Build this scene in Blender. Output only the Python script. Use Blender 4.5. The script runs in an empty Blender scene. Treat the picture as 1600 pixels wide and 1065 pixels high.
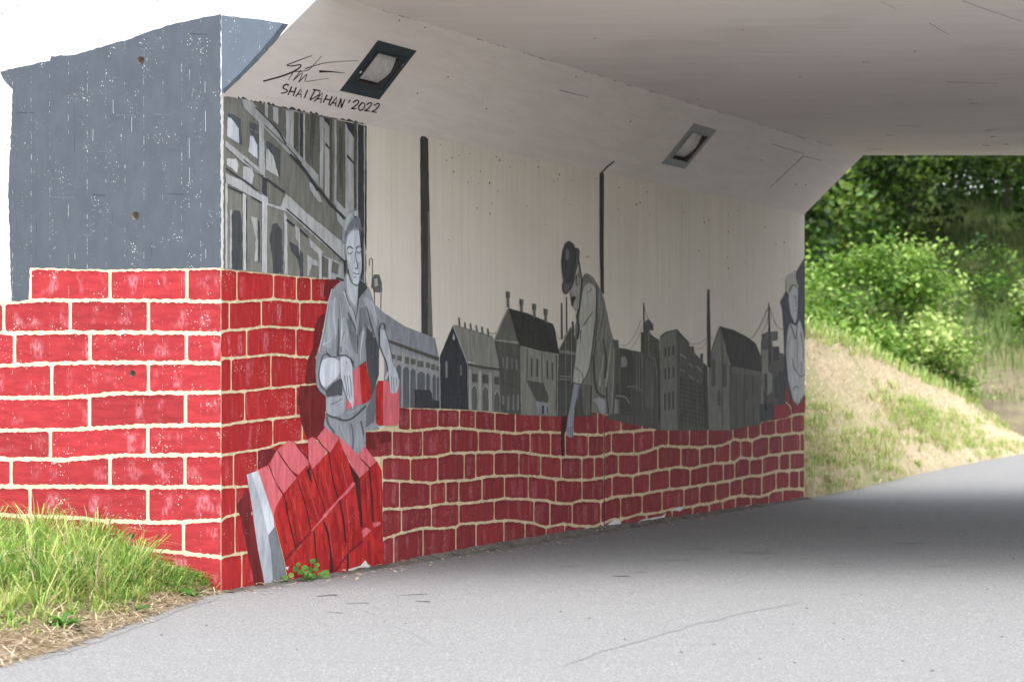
import bpy, bmesh, math, random
import numpy as np
from mathutils import Vector
from mathutils.geometry import tessellate_polygon
random.seed(7); RNG = np.random.default_rng(7)
SC = bpy.context.scene; COL = SC.collection
R = math.radians

# ---------------------------------------------------------------- camera, sky, sun, exposure
K = 3600.0; HZ = 582.0; EYE = 1.6
cd = bpy.data.cameras.new('camera'); cam = bpy.data.objects.new('camera', cd); COL.objects.link(cam)
cam.location = (0, 0, EYE); cam.rotation_euler = (R(90), 0, 0)
cd.sensor_width = 36; cd.lens = 81.0; cd.shift_y = 49.5 / 1600; cd.clip_end = 2000; cd.clip_start = .2
cd.dof.use_dof = True; cd.dof.focus_distance = 17.6; cd.dof.aperture_fstop = 2.8
SC.camera = cam
SUN_EL, SUN_AZ = 68.0, 205.0      # azimuth clockwise from +Y; the sun stands behind the camera
w = bpy.data.worlds.new('World'); SC.world = w; w.use_nodes = True
nt = w.node_tree; nt.nodes.clear()
o = nt.nodes.new('ShaderNodeOutputWorld'); bg = nt.nodes.new('ShaderNodeBackground')
sk = nt.nodes.new('ShaderNodeTexSky'); sk.sky_type = 'NISHITA'; sk.sun_disc = False
sk.sun_elevation = R(SUN_EL); sk.sun_rotation = R(SUN_AZ); sk.air_density = 1.0; sk.dust_density = 3.0; sk.ozone_density = 1.0
hs = nt.nodes.new('ShaderNodeHueSaturation'); hs.inputs['Saturation'].default_value = .30
nt.links.new(sk.outputs[0], hs.inputs['Color']); nt.links.new(hs.outputs[0], bg.inputs[0])
nt.links.new(bg.outputs[0], o.inputs[0]); bg.inputs[1].default_value = .15
sd = bpy.data.lights.new('sun', 'SUN'); sun = bpy.data.objects.new('sun', sd); COL.objects.link(sun)
sd.energy = .55; sd.angle = R(60); sd.color = (1, .96, .9)
az, el = R(SUN_AZ), R(SUN_EL)
sv = Vector((math.sin(az) * math.cos(el), math.cos(az) * math.cos(el), math.sin(el)))
sun.rotation_euler = sv.to_track_quat('Z', 'Y').to_euler()
vs = SC.view_settings; vs.view_transform = 'Standard'; vs.look = 'None'; vs.gamma = 1; vs.use_curve_mapping = False
vs.exposure = 2.0

# ---------------------------------------------------------------- materials
def L(t, a, b): t.links.new(a, b)
def srgb(c):
    return tuple(((v / 255) / 12.92 if v <= 10 else (((v / 255) + .055) / 1.055) ** 2.4) for v in c)
class M:
    def __init__(s, name, rough=.85):
        s.m = bpy.data.materials.new(name); s.m.use_nodes = True; s.t = s.m.node_tree
        s.b = s.t.nodes['Principled BSDF']; s.b.inputs['Roughness'].default_value = rough
        s.b.inputs['Specular IOR Level'].default_value = .25
    def n(s, k, **kw):
        x = s.t.nodes.new('ShaderNode' + k)
        for a, v in kw.items(): setattr(x, a, v)
        return x
    def uv(s, name='UVMap'):
        return s.n('UVMap', uv_map=name).outputs[0]
    def pos(s): return s.n('NewGeometry').outputs['Position']
    def scale(s, v, sc):
        x = s.n('VectorMath', operation='MULTIPLY'); L(s.t, v, x.inputs[0]); x.inputs[1].default_value = sc; return x.outputs[0]
    def noise(s, v, sc, det=4, rough=.55, dist=0):
        x = s.n('TexNoise'); L(s.t, v, x.inputs['Vector']); x.inputs['Scale'].default_value = sc
        x.inputs['Detail'].default_value = det; x.inputs['Roughness'].default_value = rough; x.inputs['Distortion'].default_value = dist
        return x.outputs['Fac']
    def ramp(s, f, a, b, lo=0., hi=1.):
        x = s.n('MapRange', interpolation_type='SMOOTHSTEP'); L(s.t, f, x.inputs[0])
        for i, v in zip((1, 2, 3, 4), (a, b, lo, hi)): x.inputs[i].default_value = v
        return x.outputs[0]
    def math(s, op, a, b=None):
        x = s.n('Math', operation=op)
        for i, v in enumerate((a, b)):
            if v is None: continue
            if isinstance(v, (int, float)): x.inputs[i].default_value = v
            else: L(s.t, v, x.inputs[i])
        return x.outputs[0]
    def mix(s, f, a, b, mode='MIX'):
        x = s.n('Mix', data_type='RGBA', blend_type=mode)
        for i, v in ((0, f), (6, a), (7, b)):
            if isinstance(v, (int, float)): x.inputs[i].default_value = v
            elif isinstance(v, tuple): x.inputs[i].default_value = (*v, 1)
            else: L(s.t, v, x.inputs[i])
        return x.outputs[2]
    def sep(s, v):
        x = s.n('SeparateXYZ'); L(s.t, v, x.inputs[0]); return x.outputs
    def bump(s, h, strength=.3, dist=.01):
        x = s.n('Bump'); x.inputs['Strength'].default_value = strength; x.inputs['Distance'].default_value = dist
        L(s.t, h, x.inputs['Height']); L(s.t, x.outputs[0], s.b.inputs['Normal'])
    def out(s, c):
        if isinstance(c, tuple): s.b.inputs['Base Color'].default_value = (*c, 1)
        else: L(s.t, c, s.b.inputs['Base Color'])
        return s.m

WHITE = (.70, .71, .70)
def board_relief(m, sp=.145):
    """vertical form-board seams, streaks and pores left in the concrete; returns seam mask, pore mask"""
    u = m.uv(); X, Y, _ = m.sep(u)
    wob = m.math('MULTIPLY', m.noise(m.scale(u, (1, .6, 1)), 3, 1), .012)
    f = m.math('FRACT', m.math('DIVIDE', m.math('ADD', X, wob), sp))
    d = m.math('ABSOLUTE', m.math('SUBTRACT', f, .5))
    seam = m.ramp(d, .487, .499)
    vo = m.n('TexVoronoi'); L(m.t, u, vo.inputs['Vector']); vo.inputs['Scale'].default_value = 42
    pore = m.math('MULTIPLY', m.ramp(vo.outputs['Distance'], .16, .08), m.ramp(m.noise(u, 2.2, 3), .52, .68))
    grain = m.noise(m.scale(u, (70, 4, 1)), 1, 3)
    fine = m.noise(u, 220, 2)
    h = m.math('ADD', m.math('MULTIPLY', grain, .5), m.math('MULTIPLY', fine, .35))
    h = m.math('SUBTRACT', h, m.math('MULTIPLY', pore, 1.2))
    h = m.math('ADD', h, m.math('MULTIPLY', seam, .8))
    m.bump(h, .35, .004)
    return u, seam, pore
def paint(name, c, var=.16, miss=.5, c2=None, stretch=(9, 1.6, 1)):
    """wall paint with brush streaks; where it missed the pores and seams the white ground shows"""
    m = M(name); u, seam, pore = board_relief(m)
    st = m.noise(m.scale(u, stretch), 2.2, 5, .6, .4)
    lo = tuple(v * (1 - var * 1.3) for v in c); hi = tuple(min(1, v * (1 + var * 1.3)) for v in c)
    col = m.mix(m.ramp(st, .32, .68), lo, hi)
    if c2: col = m.mix(m.ramp(m.noise(u, 5, 4, .6, .6), .48, .66), col, c2)
    sp = m.n('TexVoronoi'); L(m.t, u, sp.inputs['Vector']); sp.inputs['Scale'].default_value = 58
    dots = m.math('MULTIPLY', m.ramp(sp.outputs['Distance'], .27, .12), m.ramp(m.noise(m.scale(u, (1.9, 1, 1)), 3.4, 6, .8), .53, .64))
    sdot = m.math('MULTIPLY', seam, m.ramp(m.noise(m.scale(u, (3, 11, 1)), 1.5, 5, .8), .53, .62))
    mk = m.math('MULTIPLY', m.math('MAXIMUM', dots, sdot), miss)
    return m.out(m.mix(m.math('MULTIPLY', pore, .45), m.mix(mk, col, WHITE), (.09, .085, .08)))
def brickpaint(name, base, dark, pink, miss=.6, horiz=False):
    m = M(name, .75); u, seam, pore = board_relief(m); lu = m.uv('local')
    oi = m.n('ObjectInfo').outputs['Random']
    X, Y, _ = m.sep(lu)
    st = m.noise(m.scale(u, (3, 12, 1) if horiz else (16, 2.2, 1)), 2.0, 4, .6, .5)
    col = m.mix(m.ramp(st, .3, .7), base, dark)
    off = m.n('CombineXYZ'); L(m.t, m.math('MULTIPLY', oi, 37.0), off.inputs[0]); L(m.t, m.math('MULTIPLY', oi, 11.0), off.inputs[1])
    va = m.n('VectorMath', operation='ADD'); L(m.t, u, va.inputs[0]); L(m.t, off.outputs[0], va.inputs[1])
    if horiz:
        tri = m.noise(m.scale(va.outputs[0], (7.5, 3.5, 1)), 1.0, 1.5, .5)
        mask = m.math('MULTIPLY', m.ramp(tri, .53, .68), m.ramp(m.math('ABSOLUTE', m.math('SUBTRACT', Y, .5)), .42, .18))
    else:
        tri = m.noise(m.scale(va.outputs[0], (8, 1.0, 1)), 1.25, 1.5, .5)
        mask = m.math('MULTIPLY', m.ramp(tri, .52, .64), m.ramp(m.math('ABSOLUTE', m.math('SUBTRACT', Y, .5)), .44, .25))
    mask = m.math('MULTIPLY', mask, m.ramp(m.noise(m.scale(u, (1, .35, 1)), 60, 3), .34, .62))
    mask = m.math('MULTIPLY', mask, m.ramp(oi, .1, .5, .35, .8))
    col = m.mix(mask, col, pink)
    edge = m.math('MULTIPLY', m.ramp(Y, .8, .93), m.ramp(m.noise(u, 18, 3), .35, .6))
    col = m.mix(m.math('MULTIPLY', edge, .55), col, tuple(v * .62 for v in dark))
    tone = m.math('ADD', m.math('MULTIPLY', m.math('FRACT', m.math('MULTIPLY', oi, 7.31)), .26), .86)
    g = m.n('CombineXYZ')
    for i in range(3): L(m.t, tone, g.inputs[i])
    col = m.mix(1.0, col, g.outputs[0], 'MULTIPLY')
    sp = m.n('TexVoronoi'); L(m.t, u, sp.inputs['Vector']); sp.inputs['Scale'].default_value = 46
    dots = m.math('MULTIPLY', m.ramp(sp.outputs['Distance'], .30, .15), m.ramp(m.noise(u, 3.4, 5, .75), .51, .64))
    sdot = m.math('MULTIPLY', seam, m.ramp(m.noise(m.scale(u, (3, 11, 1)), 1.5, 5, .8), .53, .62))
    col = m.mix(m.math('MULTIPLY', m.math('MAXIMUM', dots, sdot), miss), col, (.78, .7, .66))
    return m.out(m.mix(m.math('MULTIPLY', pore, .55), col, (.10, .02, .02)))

G = {}
def grey(v, b=0, w=0, miss=.35):
    """grey mural paint; v is the tone, b bluish, w brownish"""
    v = v * 1.12 + .012; k = (round(v, 3), b, w)
    if k not in G:
        c = (v * (1 + .02 * w - .06 * b), v * (1 + .0 * w - .01 * b), v * (1 - .10 * w + .08 * b))
        G[k] = paint('mural grey %03d' % int(v * 1000), c, .14, miss)
    return G[k]
def concrete(name, c, stain=(.42, .36, .28), amt=.5, streak=(26, .55, 1)):
    m = M(name); u, seam, pore = board_relief(m, .19)
    st = m.noise(m.scale(u, streak), 1.4, 5, .62)
    col = m.mix(m.math('MULTIPLY', m.ramp(st, .42, .68), amt), c, stain)
    col = m.mix(m.ramp(m.noise(u, .9, 4), .3, .75, 0, .35), col, tuple(v * .8 for v in c))
    col = m.mix(m.math('MULTIPLY', seam, .25), col, (.25, .22, .18))
    return m.out(m.mix(m.math('MULTIPLY', pore, .8), col, (.12, .10, .08)))
MT = {}
MT['white'] = paint('white wall paint', (.66, .67, .67), .035, 0)
MT['upper'] = concrete('tunnel wall paint', (.72, .665, .59), (.58, .49, .375), .34, (17, .35, 1))
MT['mortar'] = paint('cream mortar paint', (.64, .55, .38), .12, .3)
MT['mortar_in'] = paint('ochre mortar paint', (.62, .50, .31), .14, .12)
MT['redf'] = brickpaint('brick red paint', (.38, .032, .038), (.28, .020, .026), (.53, .19, .22), .8, True)
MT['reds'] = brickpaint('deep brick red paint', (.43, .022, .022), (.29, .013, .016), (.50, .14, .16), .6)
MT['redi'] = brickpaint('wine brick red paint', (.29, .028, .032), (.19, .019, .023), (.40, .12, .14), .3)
MT['pink'] = paint('pink brick paint', (.60, .13, .15), .14, .4)
MT['red'] = paint('pile red paint', (.42, .022, .020), .24, .45, (.31, .010, .013), (14, 1.5, 1))
MT['redsh'] = paint('side shade red paint', (.29, .014, .015), .2, .4)
MT['redlt'] = paint('light red brush mark', (.50, .07, .075), .2, .4)
MT['maroon'] = paint('maroon shade paint', (.14, .014, .016), .2, .4)
MT['black'] = paint('black maroon paint', (.06, .012, .012), .2, .35)
MT['slate'] = paint('slate grey paint', (.076, .090, .109), .05, 1.0, None, (4, 2, 1))
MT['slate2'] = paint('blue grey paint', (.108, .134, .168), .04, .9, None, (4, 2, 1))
MT['slated'] = paint('dark blue grey paint', (.045, .056, .07), .09, .4)
MT['ink'] = M('black lettering paint', .6).out((.018, .014, .012))

def soffit_mat():
    m = M('soffit paint', .8); p = m.pos()
    st = m.noise(m.scale(p, (.7, 5, 1)), 1.3, 6, .7)
    c = m.mix(m.ramp(st, .3, .75), (.80, .735, .70), (.745, .675, .64))
    c = m.mix(m.ramp(m.noise(p, .45, 4), .45, .75, 0, .5), c, (.60, .53, .51))
    dk = m.math('MULTIPLY', m.ramp(m.noise(m.scale(p, (1.2, 9, 1)), 2.6, 4, .7), .68, .76), .4)
    c = m.mix(dk, c, (.2, .17, .16))
    m.bump(m.noise(m.scale(p, (1, 12, 1)), 3, 4), .25, .012)
    return m.out(c)
MT['soffit'] = soffit_mat()
def haunch_mat():
    m = M('haunch paint', .8); u = m.uv()
    st = m.noise(m.scale(u, (1.2, 9, 1)), 1.3, 5, .65, .3)
    c = m.mix(m.ramp(st, .35, .72), (.77, .695, .66), (.70, .63, .595))
    c = m.mix(m.ramp(m.noise(u, .7, 5, .6), .4, .75, 0, .5), c, (.66, .59, .555))
    vo = m.n('TexVoronoi'); L(m.t, u, vo.inputs['Vector']); vo.inputs['Scale'].default_value = 9
    c = m.mix(m.math('MULTIPLY', m.ramp(vo.outputs['Distance'], .06, .03), m.ramp(m.noise(u, 1.3, 2), .5, .6)), c, (.1, .08, .07))
    m.bump(m.noise(m.scale(u, (6, 30, 1)), 2, 4), .2, .006)
    return m.out(c)
MT['haunch'] = haunch_mat()
def asphalt_mat():
    m = M('aged asphalt', .9); p = m.pos()
    fine = m.noise(p, 62, 4, .9); big = m.noise(p, .7, 5, .6)
    c = m.mix(m.ramp(fine, .36, .64), (.112, .113, .115), (.238, .237, .233))
    gv = m.n('TexVoronoi'); L(m.t, p, gv.inputs['Vector']); gv.inputs['Scale'].default_value = 105
    gr = m.sep(gv.outputs['Color'])[0]
    c = m.mix(m.ramp(gr, .74, .98, 0, .55), c, (.09, .092, .095)); c = m.mix(m.ramp(gr, .26, .02, 0, .5), c, (.40, .40, .395))
    c = m.mix(m.ramp(big, .35, .7, 0, .4), c, (.175, .177, .180))
    x = m.sep(p)[0]
    st = m.noise(m.scale(p, (.5, 3.0, 1)), 1.1, 6, .65)
    c = m.mix(m.ramp(st, .56, .74, 0, .5), c, (.145, .15, .155))
    vo = m.n('TexVoronoi'); L(m.t, p, vo.inputs['Vector']); vo.inputs['Scale'].default_value = 75
    c = m.mix(m.ramp(vo.outputs['Distance'], .16, .05, 0, .7), c, (.42, .41, .39))
    mk = m.noise(m.scale(p, (1.4, 8, 1)), 1.9, 3, .6)
    c = m.mix(m.ramp(mk, .70, .78, 0, .6), c, (.06, .06, .07))
    cr = m.n('TexVoronoi', feature='DISTANCE_TO_EDGE'); L(m.t, p, cr.inputs['Vector']); cr.inputs['Scale'].default_value = .23
    wv = m.math('ADD', cr.outputs[0], m.math('MULTIPLY', m.noise(p, 2.5, 4), .02))
    c = m.mix(m.math('MULTIPLY', m.ramp(wv, .0125, .0105), .22), c, (.12, .12, .125))
    m.bump(m.math('ADD', fine, m.math('MULTIPLY', vo.outputs['Distance'], -.5)), .5, .004)
    return m.out(c)
MT['asphalt'] = asphalt_mat()
def soil_mat(name, a, b, c3, s=3.):
    m = M(name, .95); p = m.pos()
    c = m.mix(m.ramp(m.noise(p, s, 6, .7), .36, .64), a, b)
    c = m.mix(m.ramp(m.noise(p, s * .28, 5, .6), .48, .62, 0, .85), c, c3)
    c = m.mix(m.ramp(m.noise(m.scale(p, (1, 1, .4)), s * 14, 3, .7), .42, .66, 0, .45), c, tuple(v * .45 for v in a))
    m.bump(m.noise(p, s * 10, 4, .7), .6, .03)
    return m.out(c)
MT['soil'] = soil_mat('verge soil', (.27, .21, .155), (.44, .35, .26), (.20, .19, .10), 5.)
MT['dry'] = soil_mat('dry grass slope', (.52, .42, .28), (.44, .36, .22), (.34, .34, .16), 1.6)
def hill_mat():
    m = M('rough hill grass and bank soil', .95); p = m.pos(); Y = m.sep(p)[1]; X = m.sep(p)[0]
    c = m.mix(m.ramp(m.noise(p, .9, 6, .7), .36, .64), (.07, .10, .03), (.13, .15, .05))
    f = m.math('MULTIPLY', m.ramp(m.math('ADD', Y, m.math('MULTIPLY', m.noise(p, .5, 4), 8)), 67, 62), m.ramp(X, 6, 8))
    b = m.mix(m.ramp(m.noise(p, 2.5, 6, .75), .38, .64), (.13, .105, .072), (.19, .165, .10))
    m.bump(m.noise(p, 9, 4, .7), .6, .05)
    return m.out(m.mix(f, c, b))
MT['hill'] = hill_mat()
MT['ground'] = soil_mat('field grass', (.13, .15, .06), (.2, .19, .09), (.09, .13, .04), 1.2)
MT['grime'] = soil_mat('gutter dirt', (.13, .12, .105), (.20, .185, .165), (.07, .065, .06), 9.)
def leafm(name, cols, trans=.35, rough=.5):
    m = M(name, rough); a = m.n('Attribute', attribute_name='tint').outputs['Fac']
    r = m.n('ValToRGB'); L(m.t, a, r.inputs[0]); e = r.color_ramp.elements
    e[0].color = (*cols[0], 1); e[1].color = (*cols[-1], 1)
    for i, c in enumerate(cols[1:-1]): e.new((i + 1) / (len(cols) - 1)).color = (*c, 1)
    L(m.t, r.outputs[0], m.b.inputs['Base Color'])
    tr = m.n('BsdfTranslucent'); L(m.t, r.outputs[0], tr.inputs[0])
    ms = m.n('MixShader'); ms.inputs[0].default_value = trans
    L(m.t, m.b.outputs[0], ms.inputs[1]); L(m.t, tr.outputs[0], ms.inputs[2])
    L(m.t, ms.outputs[0], m.t.nodes['Material Output'].inputs[0]); return m.m
MT['leaf'] = leafm('hazel leaves', [(.035, .085, .010), (.09, .19, .022), (.20, .33, .05), (.46, .56, .20)])
MT['leafd'] = leafm('dark tree leaves', [(.012, .03, .006), (.03, .07, .012), (.07, .14, .02), (.22, .32, .05)], .25)
MT['grass'] = leafm('grass blades', [(.12, .24, .06), (.20, .36, .06), (.34, .46, .10), (.52, .50, .20), (.62, .52, .33)])
MT['straw'] = leafm('dry straw', [(.40, .32, .21), (.58, .47, .33), (.70, .60, .45)], .2)
MT['slopeg'] = leafm('slope blades', [(.18, .33, .06), (.36, .44, .12), (.60, .50, .35), (.72, .60, .46)])
MT['hillg'] = leafm('hill blades', [(.035, .08, .015), (.08, .145, .03), (.16, .24, .06), (.34, .30, .17)])
MT['broad'] = leafm('broad weed leaves', [(.03, .095, .018), (.065, .17, .025), (.14, .28, .05)], .3)
MT['bark'] = soil_mat('bark', (.10, .08, .06), (.16, .13, .10), (.07, .07, .05), 6.)
def flat(name, c, r=.6, metal=0):
    m = M(name, r); m.b.inputs['Metallic'].default_value = metal
    p = m.pos(); return m.out(m.mix(m.ramp(m.noise(p, 25, 4, .7), .35, .7), c, tuple(v * .72 for v in c)))
MT['frame'] = flat('dark lamp frame paint', (.038, .048, .055), .55)
MT['frame2'] = flat('faded lamp frame', (.30, .315, .31), .6)
MT['niche'] = flat('lamp recess metal', (.10, .095, .10), .5)
MT['glass'] = flat('matt lamp cover', (.55, .51, .50), .4)
MT['scuff'] = flat('dark tyre scuff', (.115, .115, .12), .9)
MT['scuff2'] = flat('hairline crack shade', (.15, .15, .155), .9)
MT['bug'] = flat('pore in white concrete', (.24, .23, .21), .9)
MT['stain'] = flat('brown damp stain', (.17, .13, .10), .9)
MT['fringe'] = flat('facade paint overlap', (.085, .078, .07), .9)
MT['hole'] = flat('bare concrete in tie hole', (.33, .27, .22), .9)
MT['stone'] = flat('pebbles', (.12, .11, .10), .9)

# ---------------------------------------------------------------- where things stand
D1 = K * EYE / 343.0; D2 = K * EYE / 196.0
C0 = Vector(((345 - 800) / K * D1, D1, 0)); C1 = Vector(((1257 - 800) / K * D2, D2, 0))
ZW, ZC, ZT = 3.62, 4.37, 5.7
WD = (C1 - C0).normalized(); WN = Vector((WD.y, -WD.x, 0))           # wall direction, wall normal (to the path)
GD = Vector((-math.cos(R(10)), math.sin(R(10)), 0)); GN = Vector((-GD.y, GD.x, 0))
if GN.y > 0: GN = -GN
def ray(px, py): return Vector(((px - 800) / K, 1, (HZ - py) / K))
def hit(px, py, p0, n):
    d = ray(px, py); c = Vector((0, 0, EYE)); return c + d * ((p0 - c).dot(n) / d.dot(n))
HP = C0 + Vector((0, 0, ZW)); HUP = Vector((1, 0, 1)).normalized()
HN = WD.cross(HUP).normalized()
if HN.z > 0: HN = -HN
HT = HN.cross(WD).normalized()
if HT.z < 0: HT = -HT
FN = Vector((0, -1, 0))
class Plane:
    def __init__(s, p0, n, du, dv): s.p0, s.n, s.du, s.dv = p0, n, du, dv
    def at(s, px, py, off=0): return hit(px, py, s.p0, s.n) + s.n * off
    def uv(s, p): q = p - s.p0; return (q.dot(s.du), q.dot(s.dv))
    def st(s, px, py): return s.uv(hit(px, py, s.p0, s.n))
    def p(s, u, v, off=0): return s.p0 + s.du * u + s.dv * v + s.n * off
Zv = Vector((0, 0, 1))
WALL = Plane(C0, WN, WD, Zv); WING = Plane(C0, GN, -GD, Zv)
HAUN = Plane(HP, HN, WD, HT); FRONT = Plane(C0, FN, Vector((1, 0, 0)), Zv)
def ground(px, py, z=0.):
    d = ray(px, py); t = (EYE - z) / -d.z; return Vector((d.x * t, t, z))
def atd(px, py, d): r = ray(px, py); return Vector((r.x * d, d, EYE + r.z * d))

# ---------------------------------------------------------------- objects
def prop(o, label=None, cat=None, group=None, kind=None):
    for k, v in (('label', label), ('category', cat), ('group', group), ('kind', kind)):
        if v: o[k] = v
    return o
def link(name, me, mat=None, parent=None):
    if mat and not me.materials: me.materials.append(mat)
    o = bpy.data.objects.new(name, me); COL.objects.link(o)
    if parent:
        o.parent = parent
        q = parent; loc = Vector((0, 0, 0))
        while q: loc += q.location; q = q.parent
        o.matrix_parent_inverse.identity(); o.location = -loc
    return o
def thing(name, loc, label, cat, group=None):
    o = bpy.data.objects.new(name, None); COL.objects.link(o); o.location = loc; o.empty_display_size = .2
    return prop(o, label, cat, group, 'thing' if name.endswith('wall') else None)
def mesh(name, verts, faces, mat, parent=None, uvs=None, smooth=False, local=None):
    me = bpy.data.meshes.new(name); me.from_pydata([tuple(v) for v in verts], [], faces); me.update()
    for nm, src in (('UVMap', uvs), ('local', local)):
        if src:
            l = me.uv_layers.new(name=nm)
            for lp in me.loops: l.data[lp.index].uv = src[lp.vertex_index]
    if smooth: me.polygons.foreach_set('use_smooth', [True] * len(me.polygons))
    return link(name, me, mat, parent)
def tri_poly(loops):
    """triangles of a polygon with holes, on 2-D loops"""
    vl = [[Vector((x, y, 0)) for x, y in lp] for lp in loops]
    return tessellate_polygon(vl)
def sheet(name, plane, polys, mat, parent, level=1, amp=0, step=9, local=False, holes=None):
    """a coat of paint: polygons given in the photograph, laid on the wall they are painted on"""
    V, F, U, LU = [], [], [], []
    for pl in polys:
        pl = rough(pl, amp, step) if amp else pl
        lps = [[plane.st(*q) for q in pl]]
        if holes: lps += [h for h in holes]
        T = tri_poly(lps); b = len(V); fl = [q for l in lps for q in l]
        V += [plane.p(u, v, level * .0009) for u, v in fl]; U += fl
        nrm = plane.n
        for t in T:
            a, bb, c = (V[b + i] for i in t)
            if (bb - a).cross(c - a).dot(nrm) < 0: t = (t[0], t[2], t[1])
            F.append([b + i for i in t])
        if local:
            x0 = min(q[0] for q in fl); x1 = max(q[0] for q in fl); y0 = min(q[1] for q in fl); y1 = max(q[1] for q in fl)
            LU += [((q[0] - x0) / (x1 - x0), (q[1] - y0) / (y1 - y0)) for q in fl]
    return mesh(name, V, F, mat, parent, U, local=LU if local else None)
def rough(poly, amp, step=9):
    out = []; n = len(poly)
    for i in range(n):
        a, b = poly[i], poly[(i + 1) % n]; d = math.hypot(b[0] - a[0], b[1] - a[1])
        if d < 1e-6: continue
        k = max(1, int(d / step)); nx, ny = -(b[1] - a[1]) / d, (b[0] - a[0]) / d
        out.append(a)
        for j in range(1, k):
            t = j / k; r = random.uniform(-amp, amp); out.append((a[0] + (b[0] - a[0]) * t + nx * r, a[1] + (b[1] - a[1]) * t + ny * r))
    return out
def smooth_line(pts, k=3):
    if len(pts) < 3: return pts
    P = [pts[0]] + list(pts) + [pts[-1]]; out = []
    for i in range(1, len(P) - 2):
        for j in range(k):
            t = j / k; a, b, c, d = P[i - 1], P[i], P[i + 1], P[i + 2]
            out.append(tuple(.5 * (2 * b[q] + (c[q] - a[q]) * t + (2 * a[q] - 5 * b[q] + 4 * c[q] - d[q]) * t * t + (3 * b[q] - a[q] - 3 * c[q] + d[q]) * t ** 3) for q in (0, 1)))
    return out + [pts[-1]]
def ribbon(pts, w0, w1=None, curve=True, jit=0, wy=1.0):
    """a brush stroke as a polygon; wy thickens near-horizontal parts"""
    if w1 is None: w1 = w0
    pts = smooth_line(pts) if curve else pts
    A, B = [], []; n = len(pts)
    for i, p in enumerate(pts):
        a = pts[max(0, i - 1)]; b = pts[min(n - 1, i + 1)]
        dx, dy = b[0] - a[0], b[1] - a[1]; d = math.hypot(dx, dy) or 1
        w = (w0 + (w1 - w0) * i / max(1, n - 1)) / 2 * (1 + random.uniform(-jit, jit))
        nx, ny = -dy / d * w, dx / d * w * wy
        A.append((p[0] + nx, p[1] + ny)); B.append((p[0] - nx, p[1] - ny))
    return A, B
def strokes(name, plane, lines, mat, parent, level=3, curve=True, jit=.15, joined=False):
    if not joined and len(lines) > 1: return [strokes(name, plane, [l], mat, parent, level, curve, jit) for l in lines][0]
    """lines: (points, width_start, width_end)"""
    V, F, U = [], [], []
    for ln in lines:
        A, B = ribbon(ln[0], ln[1], ln[2] if len(ln) > 2 else None, curve, jit)
        b = len(V); n = len(A)
        for q in A + B:
            uv = plane.st(*q); U.append(uv); V.append(plane.p(uv[0], uv[1], level * .0009))
        for i in range(n - 1): F.append([b + i, b + i + 1, b + n + i + 1, b + n + i])
    o = mesh(name, V, F, mat, parent, U)
    me = o.data; bm = bmesh.new(); bm.from_mesh(me)
    for f in bm.faces:
        if f.normal.dot(plane.n) < 0: f.normal_flip()
    bm.to_mesh(me); bm.free(); return o
def rect(x0, y0, x1, y1, s=0): return [(x0, y0), (x1, y0 + s), (x1, y1 + s), (x0, y1)]
def prism(name, foot, z0, z1, mat, parent=None, uvscale=1):
    n = len(foot); V = [(x, y, z0) for x, y in foot] + [(x, y, z1) for x, y in foot]
    F = [list(range(n))[::-1], list(range(n, 2 * n))] + [[i, (i + 1) % n, n + (i + 1) % n, n + i] for i in range(n)]
    me = bpy.data.meshes.new(name); me.from_pydata(V, [], F); me.update()
    bm = bmesh.new(); bm.from_mesh(me); bmesh.ops.recalc_face_normals(bm, faces=bm.faces)
    uvl = bm.loops.layers.uv.new('UVMap')
    for f in bm.faces:
        for l in f.loops:
            c = l.vert.co
            l[uvl].uv = (c.x * abs(f.normal.y) + c.y * abs(f.normal.x), c.z) if abs(f.normal.z) < .5 else (c.x, c.y)
    bm.to_mesh(me); bm.free(); return link(name, me, mat, parent)

# ================================================================ THE SETTING
def grid_sheet(name, x0, x1, y0, y1, z, mat, kind='structure'):
    o = mesh(name, [(x0, y0, z), (x1, y0, z), (x1, y1, z), (x0, y1, z)], [[0, 1, 2, 3]], mat)
    return prop(o, kind=kind)
grid_sheet('ground', -600, 600, -600, 900, -.06, MT['ground'])
edge_far = [ground(*q) for q in ((1257, 778.5), (1300, 771), (1350, 761), (1420, 744), (1480, 731), (1540, 719), (1600, 708), (1680, 697), (1800, 683), (2000, 668))]
edge_near = [Vector((-12, -6, 0)), Vector((-6, 6, 0)), Vector((-3.4, 11, 0))] + [ground(*q) for q in ((-40, 1050), (0, 1040), (100, 1012), (200, 975), (280, 945), (320, 931), (345, 926))]
pth = [(v.x, v.y) for v in edge_near] + [(C1.x, C1.y)] + [(v.x, v.y) for v in edge_far[1:]] + [(60, 60), (40, 40), (18.5, 29.5), (13, 16.7), (16, 8), (16, -8)]
def path_mesh():
    T = tri_poly([pth]); V = [(x, y, 0) for x, y in pth]; F = []
    for t in T:
        a, b, c = (Vector(V[i]) for i in t)
        F.append(list(t) if (b - a).cross(c - a).z > 0 else [t[0], t[2], t[1]])
    prop(mesh('path', V, F, MT['asphalt']), kind='structure')
path_mesh()

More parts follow.
